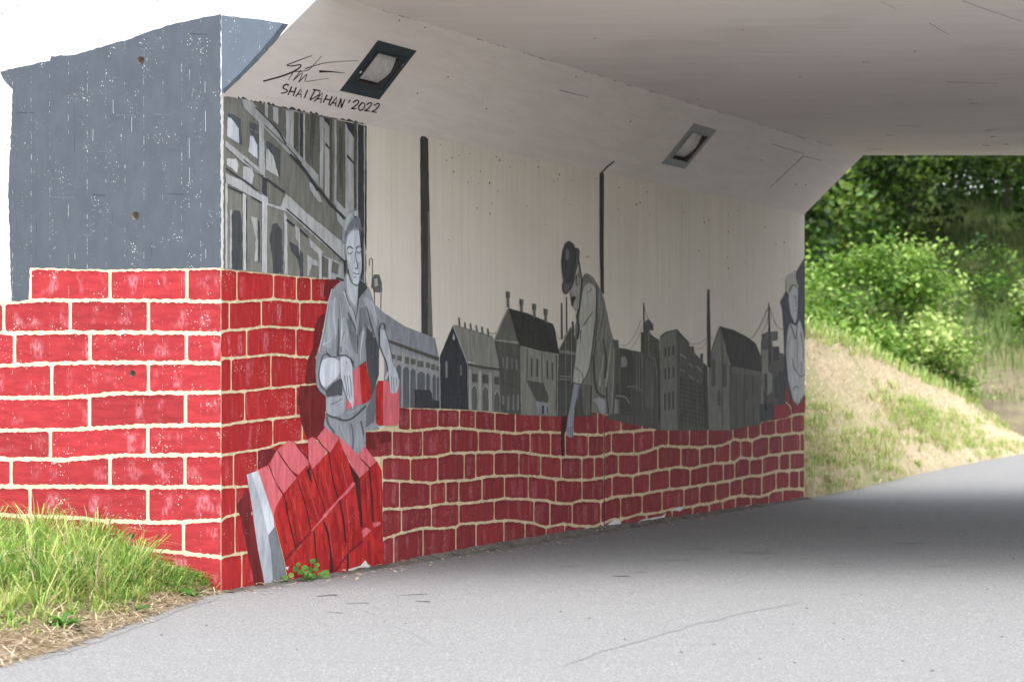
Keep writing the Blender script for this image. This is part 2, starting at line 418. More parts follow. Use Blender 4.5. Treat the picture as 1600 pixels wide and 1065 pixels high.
# ---- grass verge at the wing wall, rising gently to the left
def verge_z(x, y):
    ex = np.interp(y, [v.y for v in edge_near], [v.x for v in edge_near]); d = max(0, ex - x)
    return -.035 + .055 * min(1, d / .12) + .34 * (1 - math.exp(-(d / 1.1) ** 1.3)) + .012 * math.sin(x * 9 + y * 5) * min(1, d)
def heightfield(name, xs, ys, fz, mat, kind='structure'):
    V = [(x, y, fz(x, y)) for y in ys for x in xs]; n = len(xs)
    F = [[j * n + i, j * n + i + 1, (j + 1) * n + i + 1, (j + 1) * n + i] for j in range(len(ys) - 1) for i in range(n - 1)]
    return prop(mesh(name, V, F, mat, smooth=True), kind=kind)
vx = lambda y: np.interp(y, [v.y for v in edge_near], [v.x for v in edge_near])
ys = np.linspace(6, 19, 90); V = []; F = []; NV = 60
for y in ys:
    e = vx(min(y, D1)) + .03
    for i in range(NV):
        x = e - 9 * (i / (NV - 1)) ** 1.8; V.append((x, y, verge_z(x, min(y, D1)) if y < D1 + .3 else verge_z(x, D1)))
F = [[j * NV + i, (j + 1) * NV + i, (j + 1) * NV + i + 1, j * NV + i + 1] for j in range(89) for i in range(NV - 1)]
F = [f for f in F if not (V[f[0]][1] > D1 + .02 and V[f[0]][0] > C0.x - .06)]
prop(mesh('verge', V, F, MT['soil'], smooth=True), kind='structure')

# ---- slope beyond the bridge and the hillside behind it
PX = list(range(1180, 2120, 12))
def curve(pts): xs, vs_ = zip(*pts); return lambda x: float(np.interp(x, xs, vs_))
c_bot = curve([(1180, 779), (1257, 779), (1300, 771), (1350, 761), (1420, 744), (1480, 731), (1540, 719), (1600, 708), (1680, 697), (1800, 683), (2120, 664)])
c_top = curve([(1180, 496), (1257, 514), (1300, 524), (1345, 541), (1390, 566), (1440, 590), (1490, 611), (1530, 628), (1570, 641), (1620, 650), (1700, 662), (2120, 664)])
c_dc = curve([(1180, 32), (1257, 33.5), (1400, 41), (1500, 48), (1600, 56), (1700, 62), (2120, 74)])
mound_pts = {}
V, F = [], []; NR = 26
for px in PX:
    db = max(K * EYE / (c_bot(px) - HZ), D2 + .02); dc = c_dc(px); zt = EYE + (HZ - c_top(px)) / K * dc
    for j in range(NR + 5):
        t = j / NR
        if t <= 1:
            d = db + (dc - db) * t; z = zt * (t ** .85) * (1 + .0) + .02 * math.sin(px * .11 + j) * t * (1 - t) - .02 * (j == 0)
        else:
            d = dc + (t - 1) * NR * .55; z = zt - .32 * (t - 1) * NR * .55
        V.append(((px - 800) / K * d, d, z))
n = NR + 5
F = [[i * n + j, (i + 1) * n + j, (i + 1) * n + j + 1, i * n + j + 1] for i in range(len(PX) - 1) for j in range(n - 1)]
prop(mesh('dry_slope', V, F, MT['dry'], smooth=True), kind='structure')
def slope_pt(px, t):
    db = max(K * EYE / (c_bot(px) - HZ), D2 + .05); dc = c_dc(px); zt = EYE + (HZ - c_top(px)) / K * dc
    d = db + (dc - db) * t; return Vector(((px - 800) / K * d, d, zt * t ** .85))
hd = [30, 40, 50, 56, 62, 70, 78, 86, 100, 140, 200]
hy = [640, 640, 628, 600, 560, 470, 385, 322, 300, 300, 330]
def hill_z(px, d):
    z = EYE + (HZ - float(np.interp(d, hd, hy))) / K * d
    return z + .25 * math.sin(px * .013 + d * .3) * min(1, max(0, (d - 50) / 12))
V, F = [], []; HPX = list(range(500, 2600, 30)); HD = [31 + i * 1.6 for i in range(40)] + [100, 115, 140, 200]
HD = [d for d in HD if d < 97] + [100, 115, 140, 200]
for px in HPX:
    for d in HD:
        z = hill_z(px, d)
        if d < 50: z -= .9 + max(0, (50 - d)) * .06
        V.append(((px - 800) / K * d, d, z))
n = len(HD)
F = [[i * n + j, (i + 1) * n + j, (i + 1) * n + j + 1, i * n + j + 1] for i in range(len(HPX) - 1) for j in range(n - 1) if not (HD[j] < 44 and HPX[i] > 1230) and HD[j] > 34]
prop(mesh('hillside', V, F, MT['hill'], smooth=True), kind='structure')
# pale bit of path that shows behind the slope at the right edge
q = [atd(1586, 645, 54), atd(1900, 641, 60), atd(1900, 652, 54), atd(1594, 652, 52)]
prop(mesh('side_path', q, [[3, 2, 1, 0]], MT['asphalt']), kind='structure')

# ================================================================ THE BRIDGE
WT = .45
foot = lambda a, b, n_: [(a.x, a.y), (b.x, b.y), (b.x - n_.x * WT, b.y - n_.y * WT), (a.x - n_.x * WT, a.y - n_.y * WT)]
mural = thing('mural_wall', C0, 'concrete underpass wall and wing painted with red bricks, workers and a grey town', 'wall')
GE = C0 + GD * 9.0
# tunnel side: front face as a sheet, body behind it
prism('wall_body', foot(C0 + WD * .02 - WN * .004, C1 - WN * .004, WN), -.2, ZW - .004, MT['white'], mural)
us, ue = 0, (C1 - C0).length
mesh('tunnel_face', [WALL.p(0, -.2), WALL.p(ue, -.2), WALL.p(ue, ZW), WALL.p(0, ZW)], [[0, 1, 2, 3]], MT['upper'], mural, [(0, -.2), (ue, -.2), (ue, ZW), (0, ZW)])
# wing: face with form tie holes
holes_px = [(220, 94, 6.0), (212, 337, 6.3), (207, 583, 5.2), (205, 836, 5)]
def circ(plane, c, k=18):
    u, v = plane.st(c[0], c[1]); r = c[2] / K * D1
    return [(u + r * math.cos(a * 2 * math.pi / k) * random.uniform(.93, 1.05), v + r * math.sin(a * 2 * math.pi / k) * random.uniform(.93, 1.05)) for a in range(k)]
HOLES = [circ(WING, c) for c in holes_px]
def face_with_holes(name, plane, outer, holes, mat, parent, off=0):
    T = tri_poly([outer] + holes); fl = outer + [q for h in holes for q in h]; V = [plane.p(u, v, off) for u, v in fl]; F = []
    for t in T:
        a, b, c = (V[i] for i in t); F.append(list(t) if (b - a).cross(c - a).dot(plane.n) > 0 else [t[0], t[2], t[1]])
    return mesh(name, V, F, mat, parent, fl)
face_with_holes('wing_face', WING, [(-9, -.3), (0, -.3), (0, ZT), (-9, ZT)], HOLES, MT['white'], mural)
prism('wing_body', [(v.x, v.y) for v in (C0 - GN * .12 + GD * .1, GE - GN * .12, GE - GN * WT, C0 - GN * WT + GD * .1)], -.3, ZT - .01, MT['white'], mural)
for h in HOLES:
    k = len(h); cu = sum(q[0] for q in h) / k; cv = sum(q[1] for q in h) / k
    V = [WING.p(u, v, .004) for u, v in h] + [WING.p(cu + (u - cu) * .8, cv + (v - cv) * .8, -.05) for u, v in h] + [WING.p(cu, cv, -.056)]
    mesh('tie_hole', V, [[i, (i + 1) % k, k + (i + 1) % k, k + i] for i in range(k)] + [[k + i, k + (i + 1) % k, 2 * k] for i in range(k)], MT['hole'], mural, smooth=True)

deck = thing('bridge_deck', (C0.x, D1, ZC), 'pale concrete bridge deck with sloping haunch forming the underpass ceiling', 'bridge')
WIDE = 13.0
def X_at(y): return C0.x + (y - D1) * WD.x / WD.y
dz = ZC - ZW
mesh('soffit', [(X_at(D1) + dz, D1, ZC), (X_at(D2) + dz, D2, ZC), (X_at(D2) + WIDE, D2, ZC), (X_at(D1) + WIDE, D1, ZC)], [[0, 3, 2, 1][::-1]], MT['soffit'], deck)
# front face of the bridge above the opening (its left end is the painted triangle)
ff = [(0, ZW), (dz, ZC), (WIDE, ZC), (WIDE, ZT), (0, ZT)]
mesh('front_face', [FRONT.p(u, v) for u, v in ff], [[0, 1, 2, 3, 4]], MT['white'], deck, ff)
x2 = X_at(D2)
mesh('rear_face', [(x2, D2, ZW), (x2 + dz, D2, ZC), (x2 + WIDE, D2, ZC), (x2 + WIDE, D2, ZT), (x2, D2, ZT)], [[4, 3, 2, 1, 0]], MT['white'], deck, [(0, ZW), (dz, ZC), (9, ZC), (9, ZT), (0, ZT)])
mesh('deck_top', [(-14, D1 + .02, ZT - .02), (26, D1 + .02, ZT - .02), (26, D2 - .02, ZT - .02), (-14, D2 - .02, ZT - .02)], [[0, 1, 2, 3]], MT['asphalt'], deck)
# haunch with the two lamp recesses cut into it
lamps = [dict(o=[(597.5, 65.5), (657.5, 81), (584, 154), (524, 139)], i=[(592.5, 82), (633, 92.5), (593, 138), (551, 127)]),
         dict(o=[(1088, 193), (1124, 205), (1065, 262), (1030, 255)], i=[(1084.5, 206.5), (1109, 214), (1069.5, 251.6), (1045, 246)])]
def strect(pts):
    q = [HAUN.st(*p) for p in pts]; us_ = [(q[0][0] + q[3][0]) / 2, (q[1][0] + q[2][0]) / 2]; vs2 = [(q[2][1] + q[3][1]) / 2, (q[0][1] + q[1][1]) / 2]
    return us_[0], us_[1], vs2[0], vs2[1]
hz0, hz1 = HAUN.uv(HP), HAUN.uv(Vector((X_at(D2), D2, ZW)))
hq = [HAUN.uv(Vector(v)) for v in ((X_at(D1), D1, ZW), (X_at(D2), D2, ZW), (X_at(D2) + dz, D2, ZC), (X_at(D1) + dz, D1, ZC))]
hh = []
for l in lamps:
    u0, u1, v0, v1 = l['ri'] = strect(l['i']); l['ro'] = strect(l['o']); hh.append([(u0, v0), (u1, v0), (u1, v1), (u0, v1)])
face_with_holes('haunch', HAUN, hq, hh, MT['haunch'], deck)
for pts, wd, mt in (([(1255, 244), (1203, 293)], 1.4, 'dk'), ([(1205, 225), (1256, 240)], 1.1, 'dk'), ([(1255, 244), (1283, 251)], 1.2, 'dk'), ([(874, 141), (919, 152)], 1.2, 'dk'),
                    ([(872, 143), (812, 200)], .9, 'lt'), ([(958, 277), (1050, 297)], .9, 'dk')):
    strokes('form_seam', HAUN, [(pts, wd, wd * .6)], MT['niche'] if mt == 'dk' else MT['white'], deck, 1, False)
# other abutment, out of the picture to the right, and the road embankment that the bridge stands in
ox = WIDE
opp = thing('opposite_wall', (X_at(D1) + ox, D1, 0), 'plain pale concrete abutment wall facing the mural across the path', 'wall')
prism('wall_body', [(X_at(D1) + ox, D1), (X_at(D1) + ox + .5, D1), (X_at(D2) + ox + .5, D2), (X_at(D2) + ox, D2)], -.1, ZC, MT['white'], opp)
prism('wing_body', [(X_at(D1) + ox + .05, D1 - .01), (X_at(D1) + ox + 8, D1 + 1.2), (X_at(D1) + ox + 8, D1 + 1.6), (X_at(D1) + ox + .05, D1 + .4)], -.1, ZT, MT['white'], opp)
emb = prism('embankment', [(-30, D1 + 2.4), (GE.x + .5, D1 + 2.0), (C0.x - .6, D1 + .6), (X_at(D2) - .6, D2 - .01), (-30, D2)], -.5, ZT - .06, MT['hill'])
prop(emb, kind='structure')
emb2 = prism('embankment', [(X_at(D1) + ox + .6, D1 + 1.8), (40, D1 + 2), (40, D2), (X_at(D2) + ox + .6, D2)], -.5, ZT - .06, MT['hill'])
prop(emb2, kind='structure')

# lamps
for i, (l, lab) in enumerate(zip(lamps, ('recessed lamp in a broad dark frame beside the signature, nearer the entrance', 'recessed lamp in a faded grey frame deeper in the underpass'))):
    a0, a1, b0, b1 = l['ro']; u0, u1, v0, v1 = l['ri']
    t = thing('recessed_lamp', HAUN.p((a0 + a1) / 2, b0), lab, 'lamp', 'lamps set into the sloping haunch')
    fm = MT['frame'] if i == 0 else MT['frame2']
    th = .006
    V, F = [], []
    O = [(a0, b0), (a1, b0), (a1, b1), (a0, b1)]; I = [(u0, v0), (u1, v0), (u1, v1), (u0, v1)]
    for lp, off in ((O, .001), (O, th), (I, th), (I, -.0)): V += [HAUN.p(u, v, off) for u, v in lp]
    for r_ in range(3): F += [[r_ * 4 + k, r_ * 4 + (k + 1) % 4, r_ * 4 + 4 + (k + 1) % 4, r_ * 4 + 4 + k] for k in range(4)]
    mesh('frame', V, F, fm, t)
    m_ = .012
    O2 = [(u0 - .012, v0 - .012), (u1 + .012, v0 - .012), (u1 + .012, v1 + .012), (u0 - .012, v1 + .012)]
    V, F = [], []
    for lp, off in ((O2, th + .001), (O2, th + .012), (I, th + .012), (I, th - .001)): V += [HAUN.p(u, v, off) for u, v in lp]
    for r_ in range(3): F += [[r_ * 4 + k, r_ * 4 + (k + 1) % 4, r_ * 4 + 4 + (k + 1) % 4, r_ * 4 + 4 + k] for k in range(4)]
    mesh('rim', V, F, MT['frame2'] if i else MT['frame'], t)
    dp = .16
    V = [HAUN.p(u, v, 0.004) for u, v in I] + [HAUN.p(u, v, -dp) for u, v in I]
    mesh('recess', V, [[0, 4, 5, 1], [1, 5, 6, 2], [2, 6, 7, 3], [3, 7, 4, 0], [4, 7, 6, 5]], MT['niche'], t)
    V, F = [], []; NS = 12
    for k in range(NS + 1):
        s_ = k / NS; vv = v0 + .025 + (v1 - v0 - .05) * s_; dd = (-.03 + .024 * math.sin(math.pi * s_)) if i == 0 else (-.035 + .026 * math.sin(math.pi * s_))
        V += [HAUN.p(u0 + (u1 - u0) * .05, vv, dd), HAUN.p(u1 - (u1 - u0) * (.07 + .1 * abs(s_ - .5)), vv, dd)]
    F = [[2 * k, 2 * k + 1, 2 * k + 3, 2 * k + 2] for k in range(NS)]
    F += [[2 * k for k in range(NS + 1)], [2 * k + 1 for k in range(NS, -1, -1)]]
    mesh('diffuser', V, F, MT['glass'], t)
    for (uu, vv) in ((u1 + .03, (v0 + v1) / 2 + .1), (u0 - .03, v0 + .1)):
        V = [HAUN.p(uu + .014 * math.cos(k * math.pi / 4), vv + .014 * math.sin(k * math.pi / 4), th + .001) for k in range(8)] + [HAUN.p(uu, vv, th + .01)]
        mesh('screw', V, [[k, (k + 1) % 8, 8] for k in range(8)], MT['glass'], t)

# ================================================================ THE MURAL
# ---- signature on the haunch
def Z5(l): return [(340 + x / 4, y / 4) for x, y in l]
sig = [([(590, 348), (500, 380), (432, 408), (470, 412), (520, 405), (500, 432), (420, 470), (285, 508)], 1.0, 2.4),
       ([(650, 350), (600, 405), (560, 440), (470, 448)], .8, 1.2), ([(545, 430), (680, 392), (880, 379)], 1.5, .5),
       ([(635, 447), (700, 448), (795, 456)], 3.6, .5), ([(480, 440), (440, 500)], 1.2, .8), ([(520, 440), (470, 505)], 1.2, .9),
       ([(470, 505), (530, 455), (505, 515)], 1.2, .9), ([(505, 515), (560, 462), (545, 508), (600, 503), (695, 490)], 1.3, .5)]
strokes('signature', HAUN, [(Z5(p), a, b) for p, a, b in sig], MT['ink'], deck, 2, True, .1, True)
LET = [('S', [[(456, 534), (438, 529), (420, 543), (424, 556), (446, 565), (436, 579), (406, 584)]]),
       ('H', [[(473, 543), (450, 596)], [(501, 548), (482, 603)], [(462, 571), (491, 577)]]),
       ('A', [[(497, 606), (532, 557), (531, 612)], [(511, 589), (532, 592)]]), ('I', [[(573, 564), (552, 614)]]),
       ('D', [[(608, 562), (576, 624)], [(596, 559), (640, 567), (634, 592), (576, 626)]]),
       ('A', [[(602, 634), (656, 580), (643, 645)], [(617, 617), (648, 619)]]),
       ('H', [[(684, 592), (658, 642)], [(716, 602), (692, 656)], [(672, 618), (704, 625)]]),
       ('A', [[(700, 661), (745, 606), (736, 664)], [(714, 642), (741, 645)]]),
       ('N', [[(751, 670), (770, 614)], [(770, 614), (771, 674)], [(771, 674), (795, 620)]]),
       ("'", [[(829, 624), (815, 643)]]),
       ('2', [[(845, 640), (868, 626), (882, 636), (862, 660), (834, 678)], [(834, 678), (866, 680)]]),
       ('0', [[(905, 640), (882, 665), (886, 689), (908, 682), (920, 655), (905, 640)]]),
       ('2', [[(930, 655), (952, 641), (963, 650), (942, 676), (916, 691)], [(916, 691), (950, 694)]]),
       ('2', [[(975, 660), (1000, 646), (1010, 656), (990, 682), (962, 698)], [(962, 698), (994, 702)]])]
for gi, (ch, st) in enumerate(LET):
    strokes('painted_letter', HAUN, [(Z5([(q[0] - (11 if gi < 4 else 0), q[1] - (2 if gi < 4 else 0)) for q in s]), 2.1, 1.6) for s in st], MT['ink'], deck, 3, len(st[0]) > 3 or ch in '0S', .12, True)

# worn and dirty spots on the ceiling, the fold and the upper wall
SOFF = Plane(Vector((C0.x, D1, ZC)), Vector((0, 0, -1)), Vector((1, 0, 0)), Vector((0, 1, 0)))
for p_, wd in (([(1452, 36), (1470, 47), (1486, 56)], .9), ([(1503, 1), (1550, 18), (1598, 34)], .8), ([(1376, 2), (1400, 14)], .7), ([(1360, 233), (1380, 233)], .7), ([(1515, 161.5), (1530, 161.8)], 1), ([(1548, 214), (1556, 213)], 1.6),
               ([(1570, 225), (1576, 226)], 1.6), ([(1540, 204), (1560, 202)], .9), ([(1535, 227), (1548, 228)], 1.2), ([(1400, 196), (1440, 197)], .6), ([(1480, 128), (1560, 131)], .6), ([(1512, 156), (1518, 156)], .9), ([(1385, 211), (1398, 211)], .8)):
    strokes('ceiling_scratch', SOFF, [(p_, wd, wd * .5)], MT['niche'], deck, 1)
for x_, y_ in ((1160, 47), (1355, 97), (1350, 97), (1091, 155), (1356, 233), (930, 60), (1250, 120), (1430, 80)):
    sheet('bug_hole', SOFF, [[(x_ + 1.6 * math.cos(k), y_ + .8 * math.sin(k)) for k in (0, 1, 2, 3, 4, 5)]], MT['niche'], deck, 1)
for x_, y_ in ((624, 32), (652, 146), (664, 43), (700, 120), (760, 170), (985, 190), (1190, 250), (1244, 288), (1259, 289), (900, 120)):
    sheet('bug_hole', HAUN, [[(x_ + 1.3 * math.cos(k), y_ + 1.3 * math.sin(k)) for k in (0, 1, 2, 3, 4, 5)]], MT['niche'], deck, 1)
for _ in range(46):
    x_ = random.uniform(590, 1335); yf = 582 - .303 * (2470 - x_); w_ = random.uniform(2, 12)
    strokes('fold_stain', HAUN, [([(x_, yf + random.uniform(.6, 2.5)), (x_ + w_, yf + w_ * .303 + random.uniform(.6, 2.5))], random.uniform(.4, 1.3), .3)], MT['stain'], deck, 1, False)
for _ in range(60):
    x_ = random.choice([random.uniform(955, 1250), random.uniform(680, 940)]); yt = 150 + .2043 * (x_ - 350); y_ = yt + abs(random.gauss(0, 60)) + 6
    if y_ > 440: continue
    a_, b_ = random.uniform(.5, 1.2), random.uniform(.6, 2.2)
    sheet('bug_hole', WALL, [[(x_ + a_ * math.cos(k), y_ + b_ * math.sin(k)) for k in (0, 1, 2, 3, 4, 5)]], MT['stain'], mural, 1)
# ragged fringe where the facade was painted a little over the edge on to the haunch
fr, x_ = [], 372.
while x_ < 571:
    yt = 150 + .2043 * (x_ - 350); fr.append((x_, yt - random.choice([.6, 1.4, 2.6, 1, 4.6]))); x_ += random.uniform(1.6, 5)
sheet('paint_fringe', HAUN, [fr + [(571, 196), (372, 155.3)]], MT['fringe'], deck, 1)

# ---- brick field: courses
def interp(line):
    xs, vs_ = zip(*line); return lambda x: float(np.interp(x, xs, vs_))
def course(plane, top, bot, joints, gh, gv, mat, level=2, amp=.5):
    ft, fb = interp(top), interp(bot)
    for a, b in zip(joints[:-1], joints[1:]):
        if b - a < 3: continue
        xa, xb = a + gv / 2, b - gv / 2
        if b == 345.5: xb = 345.3
        if a == 345.5: xa = 345.4
        n = max(2, int((xb - xa) / 4)); pts = []
        r = min(3, (xb - xa) * .15)
        for i in range(n + 1):
            x = xa + (xb - xa) * i / n; e = 1.4 if i in (0, n) else 0
            x_ = min(max(x, xa + .3), xb - .3); pts.append((x_, ft(x) + gh / 2 + e + random.uniform(-amp, amp)))
        ym = (ft(xb) + fb(xb)) / 2; pts.append((xb + random.uniform(-.4, .4), ym))
        for i in range(n, -1, -1):
            x = xa + (xb - xa) * i / n; e = 1.2 if i in (0, n) else 0
            x_ = min(max(x, xa + .3), xb - .3); pts.append((x_, fb(x) - gh / 2 - e + random.uniform(-amp, amp)))
        pts.append((xa + random.uniform(-.4, .4), (ft(xa) + fb(xa)) / 2))
        hl = []
        if plane is WING:
            us_ = [plane.st(*q) for q in pts]; x0 = min(q[0] for q in us_); x1 = max(q[0] for q in us_); y0 = min(q[1] for q in us_); y1 = max(q[1] for q in us_)
            hl = [h for h in HOLES if x0 < h[0][0] < x1 and y0 < h[0][1] < y1]
        sheet('painted_brick', plane, [pts], mat, mural, level, local=True, holes=hl)
# wing courses
WL = [[(-60, 421), (47, 419), (110, 420), (172, 422), (260, 420), (345, 419)],
      [(-60, 473), (0, 473.5), (60, 468.5), (172, 468.5), (345, 470.5)],
      [(-60, 520), (0, 520), (120, 519), (240, 519), (345, 521)],
      [(-60, 572), (0, 571), (100, 567), (200, 566), (345, 567)],
      [(-60, 621), (0, 621), (100, 621), (187, 614), (345, 613)],
      [(-60, 672), (0, 672), (107, 671), (225, 664.5), (345, 664)],
      [(-60, 716), (0, 716), (100, 718), (187, 711), (345, 710)],
      [(-60, 758), (0, 759.5), (170, 760), (345, 761)],
      [(-60, 800), (32, 805.5), (100, 807), (163, 813), (250, 816), (345, 812)],
      [(-60, 845), (150, 852), (225, 857), (345, 870)],
      [(-60, 905), (150, 915), (345, 928)]]
WJ = [[47, 172, 292, 345.5], [-60, 6, 110, 232, 345.5], [-60, 23, 141, 291.5, 345.5], [-60, 81, 232, 345.5], [-60, 140, 290, 345.5], [-60, 79, 231, 345.5],
      [-60, 17.5, 172, 289, 345.5], [-60, 47, 231, 345.5], [-60, 50, 169, 287, 345.5], [-60, 110, 345.5]]
mpoly = [(-60, 471), (43, 468), (44, 417), (110, 417.5), (172, 419.5), (260, 417.5), (345.4, 417), (345.4, 928), (150, 925), (-60, 925)]
sheet('mortar_coat', WING, [mpoly], MT['mortar'], mural, 1, .4, 12, holes=HOLES[2:])
for i, j in enumerate(WJ): course(WING, WL[i], WL[i + 1], [q + (3 if q == 345.5 else 0) for q in j] if False else j, 6.2 if i else 5, 4.6, MT['redf'], 2, 1.2)
# slate area above
slate = [(18, 470), (13, 300), (20, 140), (8, 128), (0, 112), (40, 103), (78, 95), (80, 88), (115, 86), (170, 70), (200, 62), (260, 40), (300, 31), (345.2, 22), (345.2, 418), (260, 420), (172, 421), (110, 420), (47, 418), (45, 468), (30, 471)]
sheet('slate_coat', WING, [slate], MT['slate'], mural, 2, .9, 6, holes=HOLES[:2])
# lighter strip along the arris and the painted triangle on the bridge front, set lighter and bluer than the slate
sheet('blue_grey_triangle', FRONT, [[(346.2, 24), (372, 27), (410, 31), (449, 38), (420, 73), (385, 113), (351, 146), (346.2, 146)]], MT['slate2'], deck, 1, .5, 6)
sheet('dark_edge_band', FRONT, [[(441, 38), (451, 38), (430, 66), (400, 98), (370, 128), (350, 146), (348, 140), (372, 118), (405, 82), (428, 55)]], MT['slated'], deck, 2, .5, 6)
for x0, x1, y_, mt in ((182, 206, 179.5, 'slate2'), (84, 116, 308, 'slate2'), (145, 166, 304.5, 'slated'), (264, 292, 303, 'slated'), (26, 54, 175.5, 'slated'), (296, 324, 53, 'slated'), (240, 266, 178.5, 'slate2'), (152, 168, 236.5, 'slate2'), (130, 148, 367, 'slate2')):
    strokes('board_end_mark', WING, [([(x0, y_), (x1, y_ + .8)], 1.5, .8)], MT[mt], mural, 3, False)
for k in range(46):
    x_ = random.choice([26, 57, 88, 117, 146, 177, 206, 236, 265, 296, 321]) + random.uniform(-.6, .6); y_ = random.uniform(100, 400)
    if y_ < 118 - x_ * .27: continue
    strokes('board_seam', WING, [([(x_, y_), (x_ + random.uniform(-.4, .4), y_ + random.uniform(8, 34))], .35, .35)], MT[random.choice(['slated', 'slated', 'slate2', 'slate2', 'white'])], mural, 3, False)
for k in range(70):
    x_ = random.uniform(-40, 344) if k < 48 else random.uniform(-40, 14); y_ = random.uniform(-60, 106 - .24 * max(0, x_)) if k < 48 else random.uniform(140, 460)
    a_, b_ = random.uniform(.5, 1.8), random.uniform(.5, 2.0)
    sheet('bug_hole', WING, [[(x_ + a_ * math.cos(q_), y_ + b_ * math.sin(q_)) for q_ in (0, 1, 2, 3, 4, 5)]], MT['bug'], mural, 1)
for k in range(60):
    x_ = random.uniform(20, 344); y_ = random.uniform(120, 905); a_, b_ = random.uniform(.4, 1.2), random.uniform(.4, 1.3)
    sheet('bug_hole', WING, [[(x_ + a_ * math.cos(q_), y_ + b_ * math.sin(q_)) for q_ in (0, 1, 2, 3, 4, 5)]], MT['stain'], mural, 4)
# tunnel side, left of the worker
TL = [[(345, 420), (390, 424), (465, 431), (530, 437), (575, 440)],
      [(345, 471), (365, 471.5), (390, 470), (427, 467), (465, 471), (510, 472), (575, 474)],
      [(345, 519), (355, 516), (390, 513.5), (415, 510), (465, 512), (502, 516), (575, 520)],
      [(345, 560), (390, 557), (427, 553), (460, 557), (492, 558), (575, 560)],
      [(345, 613), (380, 611), (422, 606), (462, 603), (490, 599), (575, 596)],
      [(345, 665), (377, 659.5), (422, 654.5), (465, 649.5), (505, 644.5), (575, 640)],
      [(345, 711), (377, 706), (402, 702), (425, 697), (436, 692), (575, 684)],
      [(345, 761), (365, 760), (387, 759.5), (575, 752)],
      [(345, 813), (355, 806), (370, 803), (392, 802), (575, 790)],
      [(345, 871), (365, 866), (390, 861), (401, 857), (575, 835)],
      [(345, 925), (390, 917), (575, 890)]]
TJ = [[345.5, 370, 427, 463, 486, 540], [345.5, 358, 408, 468, 530], [345.5, 385, 462, 520], [345.5, 361, 423, 481, 530], [345.5, 382, 462, 520],
      [345.5, 426, 472, 540], [345.5, 364.5, 402, 450, 500], [345.5, 368, 396, 450], [345.5, 367, 415], [345.5, 377.5, 415]]
mp = [(345.3, 418)] + [(x, y - 1) for x, y in TL[0][1:4]] + [(575, 441), (575, 672), (600, 668), (624, 632)] + \
     [(686, 637), (742, 638), (794, 644.5), (801, 640), (818, 640), (881, 645), (932, 640), (1003, 644), (1006, 640), (1029, 640), (1030, 664), (1095, 667), (1145, 664), (1188, 657), (1208, 654), (1230, 650), (1257, 645), (1257, 779), (1030, 812), (898, 832), (740, 860), (560, 892), (345.3, 926)]
sheet('mortar_coat', WALL, [mp], MT['mortar_in'], mural, 1, .3, 12)
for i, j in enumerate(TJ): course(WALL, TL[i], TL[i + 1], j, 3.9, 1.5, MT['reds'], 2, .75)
# tunnel side, right of the worker
RA = [[(600, 632), (624, 634), (641, 636), (686, 638), (742.5, 639.5), (794, 645.5), (801, 640.5), (818, 640.5), (822, 644), (881, 646), (896, 643), (931, 641), (947, 647), (969.5, 645), (1003, 645), (1005.5, 641), (1028, 641)],
      [(560, 674), (600, 671), (641, 673), (686, 668.6), (721, 668.6), (751, 672), (807, 677), (829, 674), (859, 675), (881, 676), (896, 678), (942, 679.6), (954, 675), (987, 674), (1021, 670), (1032, 667), (1046, 665), (1064, 667), (1095, 668), (1122, 666), (1145, 665), (1167, 661.6), (1188, 658), (1208, 655), (1230, 651), (1237, 648), (1257, 646)],
      [(560, 718), (600, 714), (613, 713), (643, 715), (684, 712), (704, 708), (747, 706.5), (807, 705), (838, 709.6), (868, 713), (911, 714), (942, 712), (954, 708), (990, 709), (1010, 705.5), (1032, 696.5), (1064, 697.6), (1093, 699), (1129, 695), (1147, 686), (1174, 687.5), (1188, 682), (1224, 678.5), (1257, 675)],
      [(560, 749), (600, 749.6), (641, 752), (675, 754), (697, 750.7), (738, 749.6), (755, 744.8), (786, 742.7), (827, 742.7), (859, 747), (891, 749.6), (920, 749.4), (942, 746), (963, 741.5), (987, 742.6), (1010, 738), (1032, 733.6), (1059, 729), (1082, 731.4), (1107, 724.6), (1145, 722), (1158, 714.5), (1181, 716.7), (1201, 711), (1235, 706.6), (1257, 705.5)],
      [(560, 797), (600, 794.5), (626, 794.5), (650, 792), (673, 790.6), (686, 787), (738, 785), (768, 781), (788, 778.7), (829, 779.8), (857, 782), (868, 786), (891, 786), (911, 781.5), (940, 782.5), (965, 775), (987, 774), (1032, 766), (1046, 764), (1077, 760.6), (1100, 756.8), (1127, 752.8), (1147, 748.7), (1170, 743.8), (1190, 742.6), (1212, 736), (1235, 734.8), (1257, 732.5)],
      [(560, 850), (600, 841), (626, 832.7), (660, 824), (686, 825), (712, 823), (721, 817.6), (751, 816.5), (783, 813), (794, 812), (825, 815.5), (855, 823), (881, 817.6), (898, 821), (928, 822), (960, 810), (969, 811), (999, 803), (1032, 800), (1046, 795.5), (1066, 793), (1104, 786.5), (1129, 781), (1154, 774), (1190, 775.7), (1201, 769.6), (1224, 763), (1257, 764)],
      [(560, 894), (600, 886), (700, 868), (786, 851), (898, 833), (942, 829), (1032, 816), (1110, 804), (1201, 791), (1257, 783)]]
